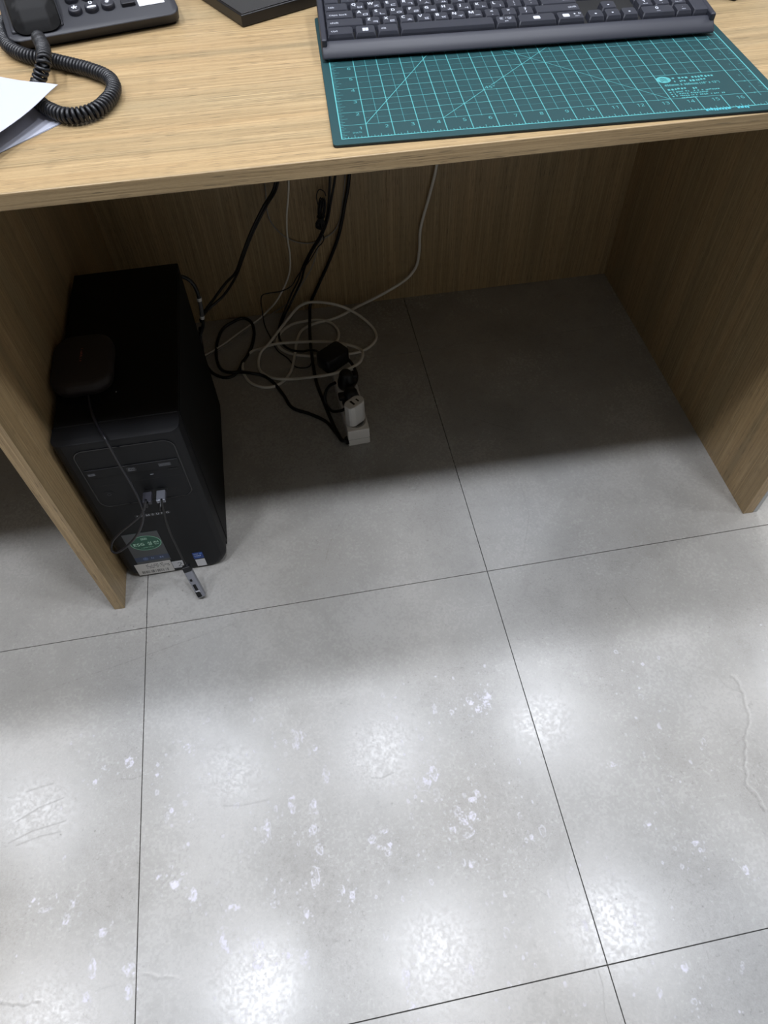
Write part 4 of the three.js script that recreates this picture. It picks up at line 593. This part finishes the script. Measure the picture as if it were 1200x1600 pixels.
// ---------------------------------------------------------------- telephone
{
  const g = thing('desk_telephone', 'black desk telephone with coiled cord at the left of the desk', 'telephone', [-0.211, H, -0.2925], 0.227);
  const body0 = std(0x26272d, 0.5), W = 0.194, D = 0.215;
  const yTop = (z) => 0.015 + (-z) * 0.2;
  const sh = plate(W, D, 0.014, 0.015, 0.0016, 8); sh.rotateX(-Math.PI / 2); sh.translate(W / 2, 0.015, -D / 2);
  const p = sh.attributes.position; for (let i = 0; i < p.count; i++) { const y = p.getY(i), z = p.getZ(i); p.setY(i, y > 0.006 ? y + (-z) * 0.2 : y * 0.6 + 0.003); if (y <= 0.006 && z > -D / 2) p.setZ(i, z - 0.007); }
  sh.computeVertexNormals();
  part('body', toCreasedNormals(sh, 0.7), body0, g);
  part('base', at(rbox(W - 0.012, 0.005, D - 0.02, 0.001), W / 2, 0.0025, -D / 2 - 0.002), darkGap, g);
  // keys
  const faces = canvasTex(512, 512, (c) => { c.fillStyle = '#2b2c33'; c.fillRect(0, 0, 512, 512); c.fillStyle = '#d5d8e0'; c.textAlign = 'center'; c.textBaseline = 'middle'; [...'123456789*0#'].forEach((ch, i) => { const x = (i % 3) * 128 + 64, y = Math.floor(i / 3) * 128 + 64; c.font = ch === '*' ? 'bold 90px sans-serif' : 'bold 56px sans-serif'; c.fillText(ch, x, ch === '*' ? y + 16 : i > 8 && ch !== '0' ? y - 6 : y - 24); if (i < 9 || ch === '0') { c.beginPath(); c.ellipse(x, y + 26, 34, 11, 0, 0, 7); c.fill(); } }); });
  const km = new THREE.MeshStandardMaterial({ map: faces, roughness: 0.4 }), rx = Math.atan(0.2);
  for (let r = 0; r < 4; r++) for (let q = 0; q < 3; q++) {
    const z = -0.032 - r * 0.0235, x = 0.0800 + q * 0.0188, i = (3 - r) * 3 + q;
    const geo = new THREE.LatheGeometry([[0, 0.0062], [0.0062, 0.006], [0.0074, 0.005], [0.0078, 0.003], [0.0078, -0.001]].map((v) => new THREE.Vector2(...v)), 24);
    const gp = geo.attributes.position, uv = geo.attributes.uv, u0 = (i % 3) * 0.25 + 0.125, v0 = 1 - (Math.floor(i / 3) * 0.25 + 0.125);
    for (let n = 0; n < gp.count; n++) uv.setXY(n, u0 + gp.getX(n) / 0.0098 * 0.125, v0 - gp.getZ(n) / 0.0098 * 0.125);
    const m = part('key', geo, km, g, [x, yTop(z), z]); m.rotation.x = rx;
  }
  for (let r = 0; r < 4; r++) { const z = -0.030 - r * 0.0235; const m = part('function_key', plate(0.0165, 0.010, 0.002, 0.005, 0.001, 4).rotateX(-Math.PI / 2), std(0x1f2026, 0.45), g, [0.1405, yTop(z) + 0.0045, z]); m.rotation.x = rx; }
  { const m = part('name_card', at(rbox(0.030, 0.0006, 0.075, 0.0003), 0, 0, 0), std(0xd8dae2, 0.5), g, [0.1665, yTop(-0.059) + 0.0004, -0.059], 'white paper card'); m.rotation.x = rx; }
  // handset: side profile with two heavy ends and a raised grip
  const hs = new THREE.Shape();
  hs.moveTo(0.006, 0.010); hs.quadraticCurveTo(0.0, 0.024, -0.014, 0.034); hs.quadraticCurveTo(-0.035, 0.043, -0.06, 0.047); hs.lineTo(-0.15, 0.062); hs.quadraticCurveTo(-0.185, 0.068, -0.198, 0.058); hs.lineTo(-0.2, 0.047); hs.lineTo(-0.15, 0.042); hs.lineTo(-0.135, 0.052); hs.lineTo(-0.072, 0.038); hs.lineTo(-0.055, 0.021); hs.lineTo(-0.012, 0.0075); hs.closePath();
  const hg = new THREE.ExtrudeGeometry(hs, { depth: 0.024, bevelEnabled: true, bevelThickness: 0.014, bevelSize: 0.010, bevelOffset: -0.008, bevelSegments: 7, curveSegments: 8 });
  hg.rotateY(-Math.PI / 2); hg.translate(0.047, 0, 0);
  part('handset', toCreasedNormals(hg, 0.9), matte(0x050506, 0.6, 0.5), g, [0, 0.009, -0.012]);
  part('cradle', at(rbox(0.058, 0.006, 0.19, 0.003), 0, 0, 0), body0, g, [0.034, yTop(-0.105), -0.105]).rotation.x = rx;
  // coiled cord
  const curve = new THREE.CatmullRomCurve3(PATHS.phoneCord.map(V), false, 'centripetal'), len = curve.getLength(), turns = Math.round(len / 0.0046), per = 13, n = turns * per;
  const fr = curve.computeFrenetFrames(600, false), hp = [];
  for (let i = 0; i <= n; i++) { const s = i / n, c = curve.getPointAt(s), f = Math.min(600, Math.round(s * 600)), a = i / per * 6.2832; hp.push(c.clone().addScaledVector(fr.normals[f], Math.cos(a) * 0.0058).addScaledVector(fr.binormals[f], Math.sin(a) * 0.0058)); }
  class Poly extends THREE.Curve { getPoint(t, o = new THREE.Vector3()) { const x = t * n, i = Math.min(n - 1, Math.floor(x)); return o.copy(hp[i]).lerp(hp[i + 1], x - i); } getPointAt(t, o) { return this.getPoint(t, o); } getTangentAt(t, o) { return this.getTangent(t, o); } }
  const cc = part('coiled_cord', new THREE.TubeGeometry(new Poly(), n, 0.0020, 6), std(0x1b1c20, 0.38), g);
  g.updateMatrixWorld(true); cc.applyMatrix4(g.matrixWorld.clone().invert());
}
// ---------------------------------------------------------------- monitor foot, papers, box
{
  const g = thing('stand_base', 'black flat rectangular stand base between telephone and keyboard', 'stand', [0.0479, H, -0.3152], 0.46);
  const w = 0.25, d = 0.2;
  part('foot_plate', at(rbox(w, 0.0125, d, 0.0015), w / 2, 0.0068, -d / 2), std(0x0d0d10, 0.4), g);
  part('top_sheet', at(rbox(w - 0.003, 0.0012, d - 0.003, 0.0005), w / 2, 0.0135, -d / 2), std(0x14151a, 0.25), g);
}
{
  const paper = new THREE.MeshStandardMaterial({ color: 0xb2b5c2, roughness: 0.8, side: THREE.DoubleSide });
  // flat sheet: corner, two edge directions, height function
  const sheet = (c, e1, e2, l1, l2, fn, th = 0.0003) => {
    const n = 18, pos = [], idx = [], a = new THREE.Vector2(...e1).normalize(), b = new THREE.Vector2(...e2).normalize();
    for (const s of [0, 1]) for (let i = 0; i <= n; i++) for (let j = 0; j <= n; j++) { const u = i / n * l1, v = j / n * l2; const y = fn(u, v); pos.push(c[0] + a.x * u + b.x * v, y - s * th, c[1] + a.y * u + b.y * v); }
    const m = (n + 1) * (n + 1), id = (s, i, j) => s * m + i * (n + 1) + j;
    for (let i = 0; i < n; i++) for (let j = 0; j < n; j++) { idx.push(id(0, i, j), id(0, i + 1, j), id(0, i + 1, j + 1), id(0, i, j), id(0, i + 1, j + 1), id(0, i, j + 1)); idx.push(id(1, i, j), id(1, i + 1, j + 1), id(1, i + 1, j), id(1, i, j), id(1, i, j + 1), id(1, i + 1, j + 1)); }
    for (let i = 0; i < n; i++) for (const [A, B] of [[[i, 0], [i + 1, 0]], [[i, n], [i + 1, n]], [[0, i], [0, i + 1]], [[n, i], [n, i + 1]]]) idx.push(id(0, ...A), id(0, ...B), id(1, ...B), id(0, ...A), id(1, ...B), id(1, ...A));
    const g = new THREE.BufferGeometry(); g.setAttribute('position', new THREE.Float32BufferAttribute(pos, 3)); g.setIndex(idx); g.computeVertexNormals(); return g;
  };
  top('paper_sheet', sheet([-0.1393, -0.1236], [-0.055, 0.0495], [-0.022, -0.049].map((v, i) => (i ? -0.055 : -0.0495)), 0.21, 0.297, () => H + 0.0006), paper, 'lower white sheet lying flat under the coiled phone cord', 'paper', 'sheets of paper');
  top('paper_sheet', sheet([-0.1375, -0.1262], [-0.055, 0.051], [-0.051, -0.055], 0.21, 0.297, () => H + 0.0011), paper, 'middle white sheet lying flat between two other sheets', 'paper', 'sheets of paper');
  top('paper_sheet', sheet([-0.1385, -0.1475], [-0.046, 0.072], [-0.072, -0.046], 0.21, 0.297, (u, v) => H + 0.0215 + 0.004 * Math.exp(-(u * u + v * v) / 0.0012) - 0.002 * Math.sin(u * 20)), paper, 'upper white sheet lifted over the coiled phone cord', 'paper', 'sheets of paper');
  const b = thing('plastic_box', 'black plastic box corner at the far right of the desk', 'box', [0.6322, H, -0.2613], 0.6435);
  part('shell', at(rbox(0.07, 0.03, 0.05, 0.0025), 0.035, 0.015, -0.025), std(0x0c0c0e, 0.4), b);
}
shade(scene);
renderer.render(scene, camera);
